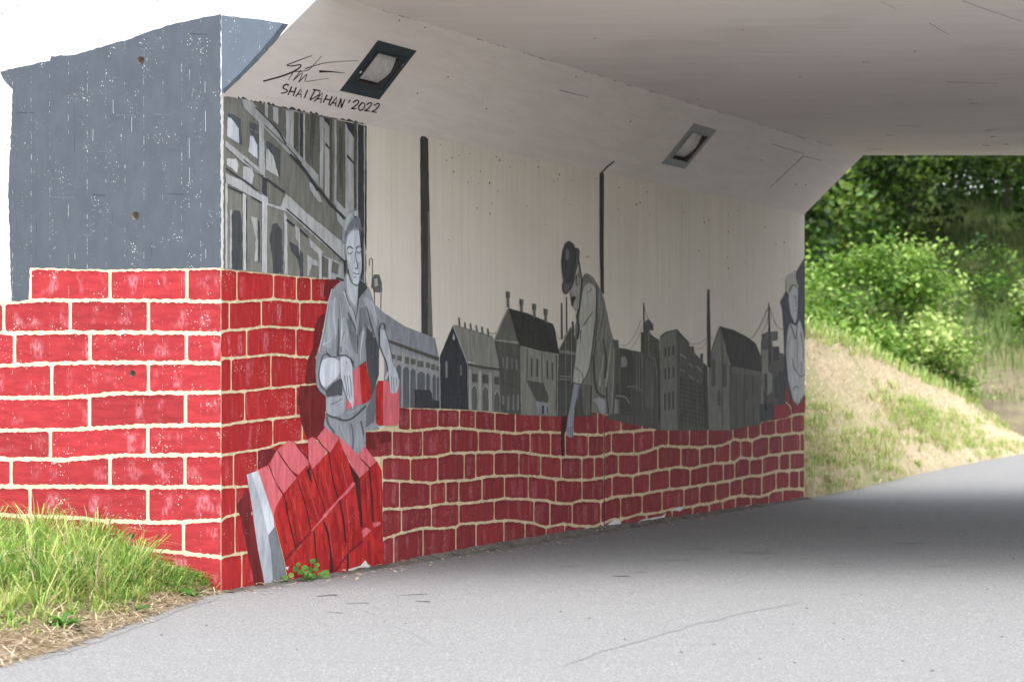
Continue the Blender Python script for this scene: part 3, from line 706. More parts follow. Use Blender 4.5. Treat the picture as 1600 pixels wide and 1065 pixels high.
RJ = [[622, 641, 683.6, 717.7, 742.5, 773, 805, 844, 880, 895, 933.6, 943.6, 970, 1003, 1028.5],
      [572, 612.5, 660, 703.7, 747, 783, 828, 860, 883, 919, 943.6, 955, 990, 1020.6, 1044, 1077, 1105.6, 1145, 1168.6, 1188, 1212, 1237, 1257],
      [597, 641, 683.6, 725, 743, 771.7, 810.6, 844.5, 876.5, 909, 928.5, 943.6, 966, 997.6, 1027.6, 1063.6, 1093, 1117, 1140.5, 1157, 1175, 1201, 1222, 1249.7, 1257],
      [597, 624, 672, 696.5, 716.6, 753, 788, 825, 868, 909, 943.6, 956, 988.6, 1014.5, 1046, 1078, 1106, 1130, 1147.7, 1171, 1191, 1217, 1234, 1257],
      [597, 627, 674, 717, 771.7, 834, 859, 893.7, 938.5, 969.5, 1003, 1034, 1068.5, 1093, 1118, 1140, 1159.6, 1190, 1212.5, 1233, 1248.5, 1257],
      [597, 615, 660.5, 712, 743.6, 787, 820, 853, 882, 942, 969.5, 1010, 1050, 1082, 1108, 1129, 1149, 1173, 1201, 1222.6, 1257]]
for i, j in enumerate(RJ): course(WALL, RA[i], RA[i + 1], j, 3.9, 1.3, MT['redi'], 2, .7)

# ---- painted town
W_ = WALL
def zoomf(x0, y0, s): return lambda l: [(x0 + x / s, y0 + y / s) for x, y in l]
def part(name, polys, mat, parent, level, amp=.25, step=8):
    if name == 'painted_windows': return sheet(name, W_, polys, mat, parent, level, amp, step)
    return [sheet(name, W_, [q], mat, parent, level, amp, step) for q in polys][0]
d1, d2, d3, md, mg, lg, pg = grey(.028, 1), grey(.055, 0, 1), grey(.085, 0, 1), grey(.125, 0, 1), grey(.19), grey(.30), grey(.43, 1)
# facade at the left, seen steeply
fac = part('painted_facade', [[(349, 151), (362, 152), (380, 156), (400, 160), (425, 165), (450, 171), (480, 177), (505, 182), (540, 190), (572, 197), (572, 470), (530, 437), (465, 431), (390, 424), (349, 420)]], md, mural, 3, .8, 5)
part('painted_wall_panel', [[(352, 420), (352, 290), (380, 300), (415, 318), (447, 328), (500, 372), (536, 408), (536, 437), (465, 431), (390, 424)]], grey(.15, 0, 1), fac, 4)
part('painted_wall_panel', [[(476, 178), (498, 182), (500, 288), (476, 256)], [(525, 188), (538, 191), (540, 338), (524, 325)], [(395, 160), (445, 171), (446, 226), (420, 196), (398, 172)]], d3, fac, 4)
part('painted_pillar', [[(446, 172), (458, 174), (458, 234), (446, 224)], [(413, 162), (418, 163), (418, 190), (413, 184)], [(426, 167), (434, 169), (434, 195), (426, 188)]], lg, fac, 5, .5)
part('painted_pillar', [[(473, 178), (476, 178), (476, 254), (473, 250)], [(499, 183), (505, 184), (504, 297), (499, 290)], [(506, 190), (514, 194), (514, 312), (507, 304)]], lg, fac, 5, .5)
part('painted_pillar', [[(522, 187), (525, 188), (525, 322), (522, 318)], [(539, 193), (552, 212), (552, 330), (539, 338)], [(556.5, 193), (558, 193), (558, 345), (556.5, 345)], [(567.5, 198), (570, 199), (570, 460), (567.5, 456)]], lg, fac, 5, .4)
part('painted_shade', [[(458, 175), (465, 176), (465, 240), (458, 234)], [(514, 184), (518.5, 185), (518.5, 316), (514, 312)], [(552, 192), (556.5, 192), (556.5, 345), (552, 340)]], d2, fac, 6, .5)
part('painted_shade', [[(468, 177), (473, 178), (472, 252), (468, 248)], [(559, 194), (567.5, 197), (567.5, 450), (562, 380), (559, 350)], [(538, 190), (552, 193), (552, 215), (543, 202)], [(503, 183), (515, 186), (514, 198), (508, 190)]], d1, fac, 6, .5)
part('painted_shade', [[(486, 178), (494, 180), (489, 225), (488, 262), (482, 240), (484, 200)], [(529, 200), (534, 200), (534, 300), (530, 290)]], d2, fac, 6, .6)
part('painted_shade', [[(570, 196), (572, 197), (572, 392), (569, 380)]], d1, fac, 6, .3)
part('painted_shade', [[(508, 222), (514, 231), (514, 234), (507, 227)], [(541, 240), (552, 254), (552, 257), (541, 246)]], d1, fac, 7, .4)
part('painted_cornice', [[(376, 154), (392, 158), (478, 254), (497, 274), (497, 290), (474, 264), (380, 168)]], grey(.25), fac, 7, .6, 6)
part('painted_cornice', [[(482, 284), (492, 292), (503, 316), (496, 315), (484, 298)], [(524, 312), (540, 328), (540, 340), (524, 326)], [(524, 330), (537, 345), (537, 358), (526, 345)]], lg, fac, 7, .7, 5)
strokes('painted_shade_line', W_, [([(398, 168), (430, 200), (446, 226)], 2, 3), ([(452, 241), (475, 266), (496, 298)], 4, 5), ([(496, 294), (515, 318), (538, 342)], 4, 4.5), ([(379, 249), (410, 276)], 2, 3), ([(416, 280), (444, 301)], 3, 3),
         ([(352, 263), (380, 283), (409, 304)], 2.2, 3.5), ([(412, 196), (450, 232), (470, 256)], 1.4, 2)], d1, fac, 8)
part('painted_window', [[(355, 182), (360, 184), (373, 201), (373, 224), (354, 213)]], pg, fac, 6, .6, 4)
part('painted_window', [[(390, 213), (395, 212), (402, 227), (402, 249), (387, 237)]], pg, fac, 6, .6, 4)
part('painted_window', [[(415, 232), (424, 237), (435, 277), (415, 265)]], grey(.36), fac, 6, .6, 4)
part('painted_window', [[(353, 248), (368, 248), (372, 259), (370, 271), (353, 257)]], grey(.38), fac, 6, .6, 4)
part('painted_window', [[(379, 260), (393, 263), (396, 274), (393, 288), (379, 279)]], grey(.36), fac, 6, .6, 4)
part('painted_reveal', [[(355, 177), (364, 179), (375, 186), (378, 226), (373.5, 224), (372, 201), (362, 186), (355.5, 183)], [(388, 202), (402.5, 209), (405, 259), (402, 256), (401, 227), (391.5, 209)],
      [(415, 220), (426, 226), (437, 234), (437, 279), (434, 273), (427.5, 246), (418, 232)], [(389, 190), (402, 195), (402, 206), (389, 200)]], grey(.06, 1), fac, 7, .6, 5)
part('painted_cornice', [[(351, 220), (380, 243), (403, 262), (403, 186), (411, 193), (413, 278), (403, 272), (380, 255), (351, 229)]], lg, fac, 8, .5, 5)
part('painted_cornice', [[(351, 270), (378, 283), (416, 306), (418, 318), (437, 323), (445, 302), (475, 330), (535, 379), (535, 410), (480, 360), (447, 331), (420, 322), (405, 314), (380, 300), (352, 286)]], grey(.33), fac, 8, .6, 5)
part('painted_shade', [[(409, 276), (416, 279), (416, 308), (409, 303)]], d1, fac, 9, .5)
strokes('painted_shade_line', W_, [([(446, 326), (470, 347), (500, 374), (537, 409)], 2.2, 3), ([(446, 343), (459, 353)], 4, 3), ([(467, 359), (481, 371)], 4, 2.5), ([(354, 292), (378, 302)], 2, 3), ([(392, 308), (408, 317)], 2, 2.5)], d1, fac, 9)
part('painted_pier', [[(350.5, 286), (354, 287), (354, 421), (350.5, 420)], [(378, 302), (383, 305), (383, 423), (378.5, 422)], [(408, 314), (416, 318), (416, 427), (407.5, 425)], [(443, 330), (447, 340), (448, 430), (443, 428)],
      [(465, 356), (467, 360), (467, 400), (465, 384)], [(498, 392), (501, 394), (501, 436), (497, 435)], [(512, 402), (516, 404), (516, 437), (512, 436)]], grey(.37), fac, 9, .5, 8)
part('painted_window', [[(361, 335), (366, 328), (374, 330), (377, 345), (378, 421), (361, 420)]], grey(.045, 1), fac, 6, .6, 6)
part('painted_window', [[(425, 350), (432, 348), (440, 360), (441, 427), (426, 426), (424, 395), (420, 375)]], grey(.045, 1), fac, 6, .9, 5)
part('painted_window', [[(452, 377), (463, 384), (473, 396), (473, 432), (468, 432), (465, 405), (454, 392)]], grey(.045, 1), fac, 6, .9, 5)
part('painted_window', [[(502, 399), (512, 406), (511, 433), (502, 432)]], d3, fac, 9, .4)
part('painted_window', [[(518, 407), (528, 413), (527, 429), (517, 425)]], d3, fac, 9, .4)
part('painted_pier', [[(390, 338), (401, 340), (402, 408), (396, 408), (398, 370), (394, 352)], [(460, 352), (466, 356), (465, 380), (461, 372)], [(479, 398), (495, 408), (498, 416), (486, 413), (482, 431), (479, 431)], [(481, 371), (505, 394), (500, 400), (484, 386)], [(358, 328), (361, 328), (361, 420), (358, 420)]], grey(.32), fac, 7, .8, 5)
part('painted_wall_panel', [[(496, 396), (512, 402), (536, 412), (536, 437), (498, 434)]], grey(.26), fac, 5)
strokes('painted_shade_line', W_, [([(403, 345), (404, 380), (403, 410)], 2, 2), ([(384, 310), (384, 420)], 1.5, 1.5), ([(524, 434), (536, 438)], 4, 3)], d1, fac, 9)
# hook lamp and barrel between facade and hall
hk = part('painted_street_lamp', [[(580, 445), (583.7, 429), (592, 428.7), (596.4, 442), (596.4, 456), (583.7, 457)]], grey(.09, 0, 1), mural, 3, .4, 4)
strokes('painted_post', W_, [([(577, 415), (577, 405.5), (581.4, 406), (581.4, 432), (580, 450)], 1.3, 1.2), ([(584.5, 457), (585, 476)], 1.4, 1.2), ([(595, 456), (594.5, 482)], 1.4, 1.2)], d3, hk, 4)
part('painted_glow', [[(584, 436), (589, 434), (590, 446), (585, 448)]], lg, hk, 4, .3, 4)
# weaving hall
hall = part('painted_hall', [[(600, 534), (686, 560), (688, 638), (618, 636), (600, 596)]], grey(.24), mural, 3)
part('painted_roof', [[(572, 462), (584, 474), (600, 489), (632, 509.5), (679, 528), (683, 545), (686, 565), (640, 553), (600, 541), (596, 520)]], grey(.205, 1), hall, 4)
strokes('painted_eave', W_, [([(602, 531), (640, 545), (685, 561)], 5, 5.5)], d2, hall, 5, False)
ws = [(620, 555, 627, 563), (632, 557, 638.5, 567.6), (641, 560, 648.5, 568.6), (651.6, 563, 661, 572.4), (664.8, 566, 671, 574), (673, 568, 679, 577), (681, 571, 684.5, 579), (612, 553, 617, 560)]
for a in ws: part('painted_window', [rect(*a, 1)], d3, hall, 5, .3, 3)
ws = [(611, 568, 616, 590), (619, 569.5, 626, 636), (629, 573, 638.5, 637), (640.5, 576, 649, 637), (651.6, 580, 663, 637), (665, 583, 671, 637), (675, 585, 680, 637), (682, 588, 685.5, 637)]
for a in ws: part('painted_window', [[(a[0], a[1] + 4), ((a[0] * 2 + a[2]) / 3, a[1]), ((a[0] + 2 * a[2]) / 3, a[1]), (a[2], a[1] + 4), (a[2], a[3]), (a[0], a[3])]], grey(.085, 1), hall, 5, .3, 8)
part('painted_truck', [[(647, 608), (671, 609), (674, 614.6), (675, 624), (686, 626), (686, 638), (647, 637)]], d1, hall, 6, .5, 5)
ch = part('painted_chimney', [[(656, 217), (658, 213), (663, 213), (668.5, 217), (671, 330), (673, 440), (675.5, 526), (658, 521), (657.5, 400)]], grey(.035, 0, 1), mural, 3, .3, 14)
part('painted_highlight', [[(668, 330), (671, 330), (673, 440), (675.5, 525), (668, 523), (668, 420)]], grey(.12, 0, 1), ch, 4, .4, 12)
# black gabled house
bh = part('painted_house', [[(707, 508.5), (687, 556), (688, 638), (731, 640), (729.5, 569.5)]], grey(.024, 1), mural, 4)
part('painted_facade', [[(730, 566), (781, 575), (782, 644), (731, 640)]], grey(.165, 0, 1), bh, 4)
part('painted_roof', [[(707, 508.5), (712.6, 507.6), (740, 516), (769, 524.5), (776, 548), (782, 574), (750, 569.5), (729.5, 564), (718, 534)]], grey(.185, 0, 1), bh, 5)
strokes('painted_eave', W_, [([(730, 569), (755, 574), (782, 577)], 3.5, 4)], d2, bh, 6, False)
strokes('painted_verge', W_, [([(708, 511), (719, 540), (730, 568)], 1.2, 1.6)], lg, bh, 6, False)
for i, (x, a, b) in enumerate(((717, 496, 509), (726, 503, 514), (735, 505, 516), (744, 507.6, 518), (753, 510, 522), (762, 513, 526))):
    part('painted_chimney', [[(x - 1.6, a), (x + .8, a + .5), (x + 1, a + 4), (x + 2.2, b), (x - 1, b)]], grey(.1, 0, 1), bh, 6, .1, 4)
for a in ((732, 576, 736, 639), (746.5, 579, 751, 641), (763, 581, 768, 643)): part('painted_pillar', [rect(*a, .5)], grey(.27), bh, 5, .3)
for a in ((737, 583.6, 745.5, 596), (753, 584.5, 762.4, 598), (771.8, 588, 779.3, 600)): part('painted_window', [rect(*a, 1)], d2, bh, 6, .3, 4)
for a in ((736.5, 601.5, 744.5, 639), (754, 603, 762, 641), (772, 611, 780, 643)):
    part('painted_arch', [[(a[0], a[3]), (a[0], a[1] + 5), ((a[0] + a[2]) / 2, a[1]), (a[2], a[1] + 6), (a[2], a[3])]], d3, bh, 6, .3, 6)
    strokes('painted_arch_line', W_, [([(a[0] - .5, a[1] + 6), ((a[0] + a[2]) / 2, a[1] - 1), (a[2] + .3, a[1] + 8), (a[2] + .3, a[1] + 18)], 1.2, .8)], lg, bh, 7)
part('painted_window', [[(708, 520), (710.5, 528), (708.5, 532), (706, 529)]], lg, bh, 5, 0)
part('painted_window', [[(695, 566), (698, 563), (698.5, 590), (695.5, 590)], [(718, 572), (720.5, 569), (721, 586), (718.5, 586)]], grey(.16), bh, 5, .2)
# big house with four chimneys
gh = part('painted_house', [[(772, 532), (812, 536), (813, 648), (782, 644), (779, 568)]], grey(.07, 0, 1), mural, 5)
part('painted_gable', [[(793, 482), (772, 530), (808, 534), (802, 505)]], grey(.1, 0, 1), gh, 6)
part('painted_facade', [[(812, 540), (822, 543), (872, 553), (870, 650), (813, 648)]], grey(.185, 0, 1), gh, 6)
part('painted_roof', [[(793, 481), (823, 489), (863, 506), (866.6, 515), (873, 553), (840, 547), (812, 540), (806, 527), (800, 502)]], grey(.026, 0, 1), gh, 7)
strokes('painted_verge', W_, [([(793, 482), (782, 506), (772, 531)], 1.2, 1.4), ([(773, 531.5), (790, 533), (810, 536)], 2.4, 2.6), ([(813, 541), (840, 549), (872, 554)], 2, 2)], grey(.22, 0, 1), gh, 8, False)
for x, a, b in ((793, 455, 481), (814, 467, 488), (834, 474, 497), (852, 482, 505)):
    part('painted_chimney', [[(x - 3.2, a), (x + 3, a + 1), (x + 2.8, a + 9), (x + 1.8, a + 11), (x + 2.2, b), (x - 2, b - 2), (x - 2, a + 11), (x - 3, a + 9)]], grey(.115, 0, 1), gh, 8, .2, 5)
    part('painted_shade', [[(x - 3.2, a), (x - .8, a + .5), (x - 1, a + 10), (x - 3, a + 9)]], d2, gh, 9, .1, 5)
for a in ((828.6, 559, 831, 588), (837, 560, 840, 588), (853, 563, 855.7, 592), (861, 566, 863.7, 594)): part('painted_window', [rect(*a, .5)], d2, gh, 7, .2, 8)
for a in ((784, 558, 786, 574), (790, 557, 793, 576), (798, 559, 800.5, 576), (805, 561, 807.5, 579), (784, 618, 787, 632), (792, 618, 795, 640), (800, 616, 803, 640), (807, 616, 810, 640)): part('painted_window', [rect(*a, .5)], grey(.15), gh, 6, .3, 5)
strokes('painted_shade_line', W_, [([(822.5, 545), (822.5, 594)], 1.1, 1), ([(845.5, 549), (846, 596)], 1.2, 1.2), ([(868.5, 556), (868, 648)], 1.4, 1.4), ([(782, 598), (800, 602), (812, 606)], 1.2, 1.2)], d2, gh, 8, False)
part('painted_awning', [[(821.5, 594), (848, 597.7), (856, 620), (855, 629), (836.5, 626)]], grey(.065, 0, 1), gh, 8, .4, 5)
part('painted_porch', [[(836, 627), (856, 630), (856, 648), (840, 646)]], grey(.24, 1), gh, 7, .4, 5)
part('painted_door', [[(846, 632), (849, 634), (849, 647), (846, 646)], [(853.5, 634), (855, 635), (855, 648), (853.5, 648)]], d1, gh, 8, .1)
strokes('painted_wire', W_, [([(763, 519), (768, 521), (774, 520)], .8, .8), ([(866, 517), (871, 527), (876, 530), (884, 522)], .6, .6)], d2, gh, 8)
# timber framed gable behind the second worker
tg = part('painted_house', [[(872, 549), (891, 511), (900, 530), (925, 560), (925, 650), (871, 650)]], grey(.06, 0, 1), mural, 5)
strokes('painted_beam', W_, [([(872, 548), (891, 511), (904, 542)], 1.6, 1.4), ([(883, 524), (883.5, 648)], 1.3, 1.2), ([(892, 515), (892, 600)], 1.3, 1.2), ([(873, 549), (885, 550), (900, 553)], 4.5, 4.5)], grey(.17, 0, 1), tg, 6, False)
strokes('painted_railing', W_, [([(874, 587), (893, 589)], 1.6, 1.6), ([(874, 592), (893, 593)], 2, 1)], grey(.2), tg, 6, False)
strokes('painted_stack', W_, [([(877, 473), (877.5, 530)], 2.4, 2.8), ([(884.7, 464), (885, 520)], 1.8, 2.4), ([(894.5, 502), (895, 522)], 3, 3.5)], grey(.06, 0, 1), tg, 5, False)
part('painted_wall_panel', [[(907, 600), (912, 598), (923, 600), (923, 648), (911, 648)]], grey(.11, 0, 1), tg, 6, .4)
# tall chimney on the expansion joint, bending on to the haunch
c2 = part('painted_chimney', [[(936.5, 271), (940, 268), (943.5, 272), (943, 380), (943.5, 460), (938, 456), (936.5, 380)]], grey(.035, 0, 1), mural, 3, .2, 14)
strokes('joint_stain', W_, [([(943.6, 640), (943.4, 700), (943.7, 760), (943.5, 826)], .9, 1.1)], MT['black'], mural, 4, False)
strokes('painted_chimney_tip', HAUN, [([(940, 269.5), (948, 261), (959.5, 252)], 2.8, 2.2)], grey(.035, 0, 1), deck, 2, False)
# block of mills behind the second worker
ml = part('painted_mill', [[(950, 520), (960, 531), (966, 531), (967, 543), (975, 544), (987, 547), (1001, 549.6), (1001, 519), (1006, 519), (1006, 512), (1012, 512), (1018, 523), (1030, 531), (1032, 600), (1034, 672), (950, 655)]], grey(.075, 0, 1), mural, 3, .4, 6)
part('painted_shade', [[(968, 545), (986, 549), (990, 560), (990, 600), (984, 610), (984, 650), (970, 648), (970, 575)], [(1003, 520), (1006, 519), (1006, 560), (1003, 560)], [(1024, 545), (1030, 545), (1032, 660), (1026, 655)], [(962, 600), (966, 600), (966, 648), (962, 648)]], d2, ml, 4, .5)
strokes('painted_post', W_, [([(993.6, 550), (994, 610)], 1.1, 1), ([(998, 550), (998.5, 612)], 1.1, 1), ([(1003, 552), (1003, 640)], 1.3, 1), ([(1013, 520), (1014, 556), (1023, 562), (1026, 600), (1026, 660)], 1.8, 1), ([(1018, 600), (1018, 660)], 1.2, 1), ([(980, 604), (992, 604), (1005, 612)], 2.4, 1.2), ([(962, 618), (976, 620), (983, 630)], 3.2, 2.2)], grey(.17, 0, 1), ml, 5)
part('painted_lamp', [[(969, 558), (976, 556), (979, 562), (979, 572), (970, 574)]], grey(.2), ml, 5, .4, 4)
part('painted_wall_panel', [[(1008, 560), (1022, 566), (1022, 640), (1008, 636)]], grey(.10, 0, 1), ml, 4, .4)
part('painted_window', [[(960, 622), (966, 624), (966, 646), (958, 646)]], grey(.2), ml, 5, .3)
strokes('painted_mast', W_, [([(1005.5, 473), (1006, 520)], 1.4, 2.2)], d2, ml, 4, False)
part('painted_box', [[(1007, 503), (1012, 498), (1015, 501), (1020, 506), (1020.5, 516), (1007, 517)]], grey(.075), ml, 5, .3, 4)
strokes('painted_wire', W_, [([(1006, 478), (1009, 490), (1014, 499)], .6, .6), ([(969, 539), (980, 538), (992, 522), (1001, 500)], .6, .6), ([(985, 545), (996, 528), (1003, 510)], .5, .5)], d3, ml, 4)
# brick office block
ob = part('painted_office', [[(1031, 526), (1036, 520.7), (1056, 514), (1058, 520), (1058, 672), (1032, 672)]], grey(.155, 0, 1), mural, 4)
part('painted_side', [[(1056, 514), (1076, 534), (1077, 541), (1080, 541), (1083, 540), (1085, 551), (1093, 560), (1094, 552), (1098, 552), (1098, 566), (1105, 572), (1107, 672), (1058, 672)]], grey(.085, 0, 1), ob, 5, .3)
strokes('painted_roof_line', W_, [([(1031, 526), (1040, 519), (1057, 515), (1066, 525), (1076, 536)], 1.8, 1.8)], d2, ob, 6, False)
for x0, x1 in ((1037.5, 1040), (1043.3, 1046), (1050, 1052.8)):
    for y0, y1 in ((541, 556), (573, 591), (612, 640)):
        s_ = (1045 - x0) * .25; part('painted_window', [rect(x0, y0 + s_, x1, y1 + s_)], d2, ob, 6, .2, 5)
strokes('painted_balcony', W_, [([(1062, 553), (1072, 560)], 3, 2), ([(1075, 567), (1083, 574)], 3, 2), ([(1088, 572), (1096, 581)], 3, 2), ([(1062, 577), (1070, 581)], 3, 2), ([(1075, 586), (1083, 592)], 3, 2), ([(1088, 594), (1096, 600)], 3, 2)], grey(.18, 0, 1), ob, 6, False)
wl = [rect(1062 + c * 4.2 + (c // 3) * 1.5, 590 + r_ * 7 + c * 1.0, 1064.6 + c * 4.2 + (c // 3) * 1.5, 594.6 + r_ * 7 + c * 1.0) for c in range(9) for r_ in range(10)]
o = part('painted_windows', wl, d2, ob, 6, 0); o['kind'] = 'stuff'
part('painted_shade', [[(1098, 570), (1105, 574), (1106, 670), (1100, 668)]], d2, ob, 7, .3)
c3 = part('painted_chimney', [[(1105, 452), (1108, 452), (1109.5, 520), (1110, 576), (1105, 572), (1104.5, 500)]], grey(.04, 0, 1), mural, 6, .2, 12)
strokes('painted_wire', W_, [([(1078, 537), (1092, 536), (1104, 528)], .6, .6), ([(1084, 546), (1095, 544), (1104, 534)], .5, .5), ([(1109, 526), (1116, 530)], .5, .5)], d3, ob, 4)
# church
cu = part('painted_church', [[(1125, 509.5), (1109, 552.6), (1107, 571), (1106, 672), (1141, 672), (1140, 575), (1130, 513)]], grey(.165, 0, 1), mural, 5)
part('painted_side', [[(1139, 570), (1188, 578), (1189, 662), (1140, 672)]], grey(.10, 0, 1), cu, 5)
part('painted_roof', [[(1124, 509), (1145, 515), (1165, 525), (1180, 536), (1188, 556), (1189, 582), (1165, 579), (1142.7, 575), (1137, 556), (1130, 530)]], grey(.045, 0, 1), cu, 6, .4)
part('painted_eave', [[(1142, 572), (1189, 580), (1189, 587), (1142, 583)]], grey(.125, 0, 1), cu, 7, .3)
for a in ((1111, 558, 1117, 603), (1128.6, 564, 1135, 604), (1120, 607, 1125, 633)):
    part('painted_window', [[(a[0], a[3]), (a[0], a[1] + 8), ((a[0] + a[2]) / 2, a[1]), (a[2], a[1] + 8), (a[2], a[3])]], d3, cu, 7, .2, 6)
strokes('painted_shade_line', W_, [([(1125, 510), (1128, 560), (1128, 668)], 1, 1), ([(1163, 528), (1163, 668)], 1, 1), ([(1150, 590), (1150, 668)], .9, .9), ([(1176, 584), (1177, 662)], 1, 1), ([(1109, 553), (1117, 530), (1124, 511)], 1, 1)], d3, cu, 8, False)
# gasworks at the right
gw = part('painted_gasworks', [[(1187, 572), (1189, 549), (1190, 521), (1200, 521), (1200, 512), (1203, 512), (1203, 519), (1206, 534), (1207, 541), (1217, 541), (1218, 551), (1223, 552), (1228, 560), (1228, 646), (1208, 656), (1187, 660)]], grey(.095, 0, 1), mural, 4, .4, 6)
part('painted_tank', [[(1195, 519), (1215, 517), (1215, 531), (1207, 533), (1198, 530)]], grey(.12, 0, 1), gw, 5, .3, 5)
part('painted_wall_panel', [[(1190, 546), (1200, 546), (1200, 580), (1206, 585), (1206, 612), (1196, 620), (1190, 600)], [(1188, 584), (1192, 585), (1191, 630), (1187, 630)], [(1218, 624), (1221, 624), (1222, 638), (1218, 638)]], grey(.2, 0, 1), gw, 5, .5, 5)
part('painted_shade', [[(1208, 543), (1216, 542), (1217, 562), (1209, 564)], [(1208, 590), (1215, 588), (1215, 620), (1211, 625)], [(1216, 580), (1227, 578), (1228, 640), (1216, 644)], [(1194, 583), (1198, 584), (1198, 640), (1194, 640)], [(1187, 632), (1208, 628), (1208, 654), (1187, 658)]], grey(.055), gw, 6, .5, 5)
strokes('painted_mast', W_, [([(1200.7, 473), (1201.5, 495), (1202.5, 570)], 1.2, 3)], d2, gw, 7, False)
strokes('painted_wire', W_, [([(1169, 530), (1178, 524), (1190, 504), (1199, 482)], .8, .8), ([(1201.5, 478), (1208, 498), (1216, 512), (1225, 514)], .8, .8), ([(1190, 520), (1196, 508), (1201, 490)], .5, .5)], d3, gw, 5)

# ---- shadows painted on the bricks
sh = part('painted_shade', [[(508, 436), (530, 437), (520, 449), (513, 462), (510, 472), (505, 460)], [(508, 489), (498, 494), (492, 510), (488, 545), (480, 562), (476, 598), (480, 600), (494, 598), (492, 560), (500, 535)],
      [(468, 602), (496, 603), (508, 622), (508, 640), (505, 665), (507, 670), (494, 684), (487, 682), (480, 686), (470, 660), (465, 625)]], MT['maroon'], mural, 3, .5)
part('painted_shade', [[(386, 763), (378, 775), (369, 790), (375, 806), (382, 840), (390, 880), (398, 917), (412, 916), (402, 858), (392, 800), (389, 775)], [(571, 674), (583, 675), (586, 702), (571, 700)], [(588, 675), (611, 676), (611, 688), (592, 694)],
      [(402, 704), (424, 700), (431, 703), (420, 724), (402, 733)]], MT['maroon'], mural, 3, .4)
part('painted_shade', [[(877, 646), (884, 648), (885, 660), (882, 678), (882, 712), (877, 712), (876, 680)]], MT['black'], mural, 3, .3)

# ---- pile of bricks at the worker's feet
z6 = zoomf(370, 650, 6.658); z7 = zoomf(370, 780, 6.667)
pile = part('painted_brick_pile', [[(424, 800), (440, 768), (464, 742), (481, 722), (487, 731), (514, 704), (529, 684), (541, 710), (560.7, 745), (577, 728), (588, 719), (596, 735), (597.5, 770), (597, 800), (598, 882), (570, 889), (520, 899), (446, 908), (443, 877), (428, 822)]], MT['red'], mural, 4, .3)
for P in ([(402, 734), (418, 726.6), (430, 753.6), (440.6, 771.7), (430, 792), (426, 809), (414, 770)], [(419.6, 725), (431.6, 702.6), (445, 723.6), (463, 746), (442, 770), (430, 753.6)],
          [(432.3, 702), (449.6, 687.6), (460, 690.5), (481, 720.6), (481, 725), (464.6, 741.6), (454, 734), (440.6, 714.6)], [(480.4, 686), (487, 682), (509.7, 704), (499, 720.6), (487, 732.6), (481, 719)],
          [(494.7, 683), (506.7, 667), (529, 684.5), (514, 707), (500.7, 693.6)], [(527.7, 681.5), (550, 701), (543, 711.6), (540, 712), (531, 693)],
          [(543, 711.6), (550, 702), (559, 711.6), (575.8, 732.6), (560.7, 746), (544, 722)], [(559, 710), (568, 696.6), (587.8, 720.6), (577, 729.6), (563.8, 716)],
          [(564, 828), (571, 823), (579, 828), (566.5, 840)], [(581.5, 816), (593.5, 814.5), (593.5, 819), (583, 823.5)]):
    part('painted_brick_top', [P], MT['pink'], pile, 7, .25, 6)
strokes('painted_joint', W_, [([(442, 771.6), (446.6, 785), (448, 800), (455.5, 832), (461.5, 855)], 1.6, 2.6), ([(464, 747.6), (478, 794), (482.5, 817.5), (485.5, 826.5)], 1.5, 2.4), ([(487, 735.6), (497, 766), (506.7, 797), (505, 805)], 1.6, 1.6),
      ([(512.7, 707), (520, 752), (527.7, 777.7)], 1.8, 2.4), ([(530, 780), (536.5, 817.5), (539.5, 847.5)], 3.6, 2.6), ([(575.8, 731), (580, 770), (582, 816)], 2.6, 3), ([(505, 814.5), (514, 843), (518, 894)], 2.4, 5), ([(490, 829.5), (493, 870), (494, 890)], 2, 2.4), ([(542.5, 865.5), (542.5, 891)], 3.5, 3.5)], MT['black'], pile, 5)
part('painted_joint', [[(544, 722), (551, 733), (560.7, 746), (562.5, 755), (566, 823), (562.5, 823), (559, 790), (554, 757)], [(478, 734), (484, 728), (487, 755), (482, 748)]], MT['black'], pile, 5, .4)
strokes('painted_seam', W_, [([(419, 727), (430, 754), (441, 772)], .9, .9), ([(432, 703), (445, 724), (463, 746)], .8, 1), ([(495, 685), (503, 696), (514, 707)], 1.4, 1.2), ([(563, 717), (570, 724), (577, 731)], 1.5, 1.2), ([(457, 688), (468, 703), (480, 716)], 1, 2.2)], MT['maroon'], pile, 8)
strokes('painted_side_shade', W_, [([(450, 772), (456, 800), (464, 850)], 4, 3), ([(471, 752), (484, 790), (490, 815)], 4, 3), ([(495, 738), (510, 780), (516, 792)], 4, 5), ([(521, 712), (530, 745), (535, 768)], 4, 5), ([(523, 800), (528, 840), (531, 880)], 4, 4),
      ([(549, 790), (552, 830), (551, 860)], 4, 5), ([(586, 735), (589, 770), (590, 810)], 3, 3), ([(502, 832), (508, 860), (509, 890)], 3, 4), ([(476, 850), (482, 880), (483, 895)], 4, 3), ([(434, 800), (447, 850)], 4, 3), ([(570, 745), (572, 790), (574, 820)], 3, 2), ([(575, 845), (578, 880)], 5, 5)], MT['redsh'], pile, 5)
strokes('painted_brush_mark', W_, [([(456, 775), (463, 805), (472, 845)], 1.2, 1), ([(476, 745), (490, 790), (497, 812)], 1.4, 1), ([(500, 728), (516, 778)], 1.2, 1.6), ([(533, 722), (541, 760)], 1, 1.6), ([(512, 815), (519, 870)], 1.4, 1), ([(540, 780), (545, 830)], 1.6, 1), ([(571, 742), (575, 780)], 1.2, 1), ([(592, 745), (594, 790)], 1.2, 1), ([(456, 870), (460, 896)], 1.4, 1), ([(535, 860), (534, 884)], 1.4, 1)], MT['redlt'], pile, 6)
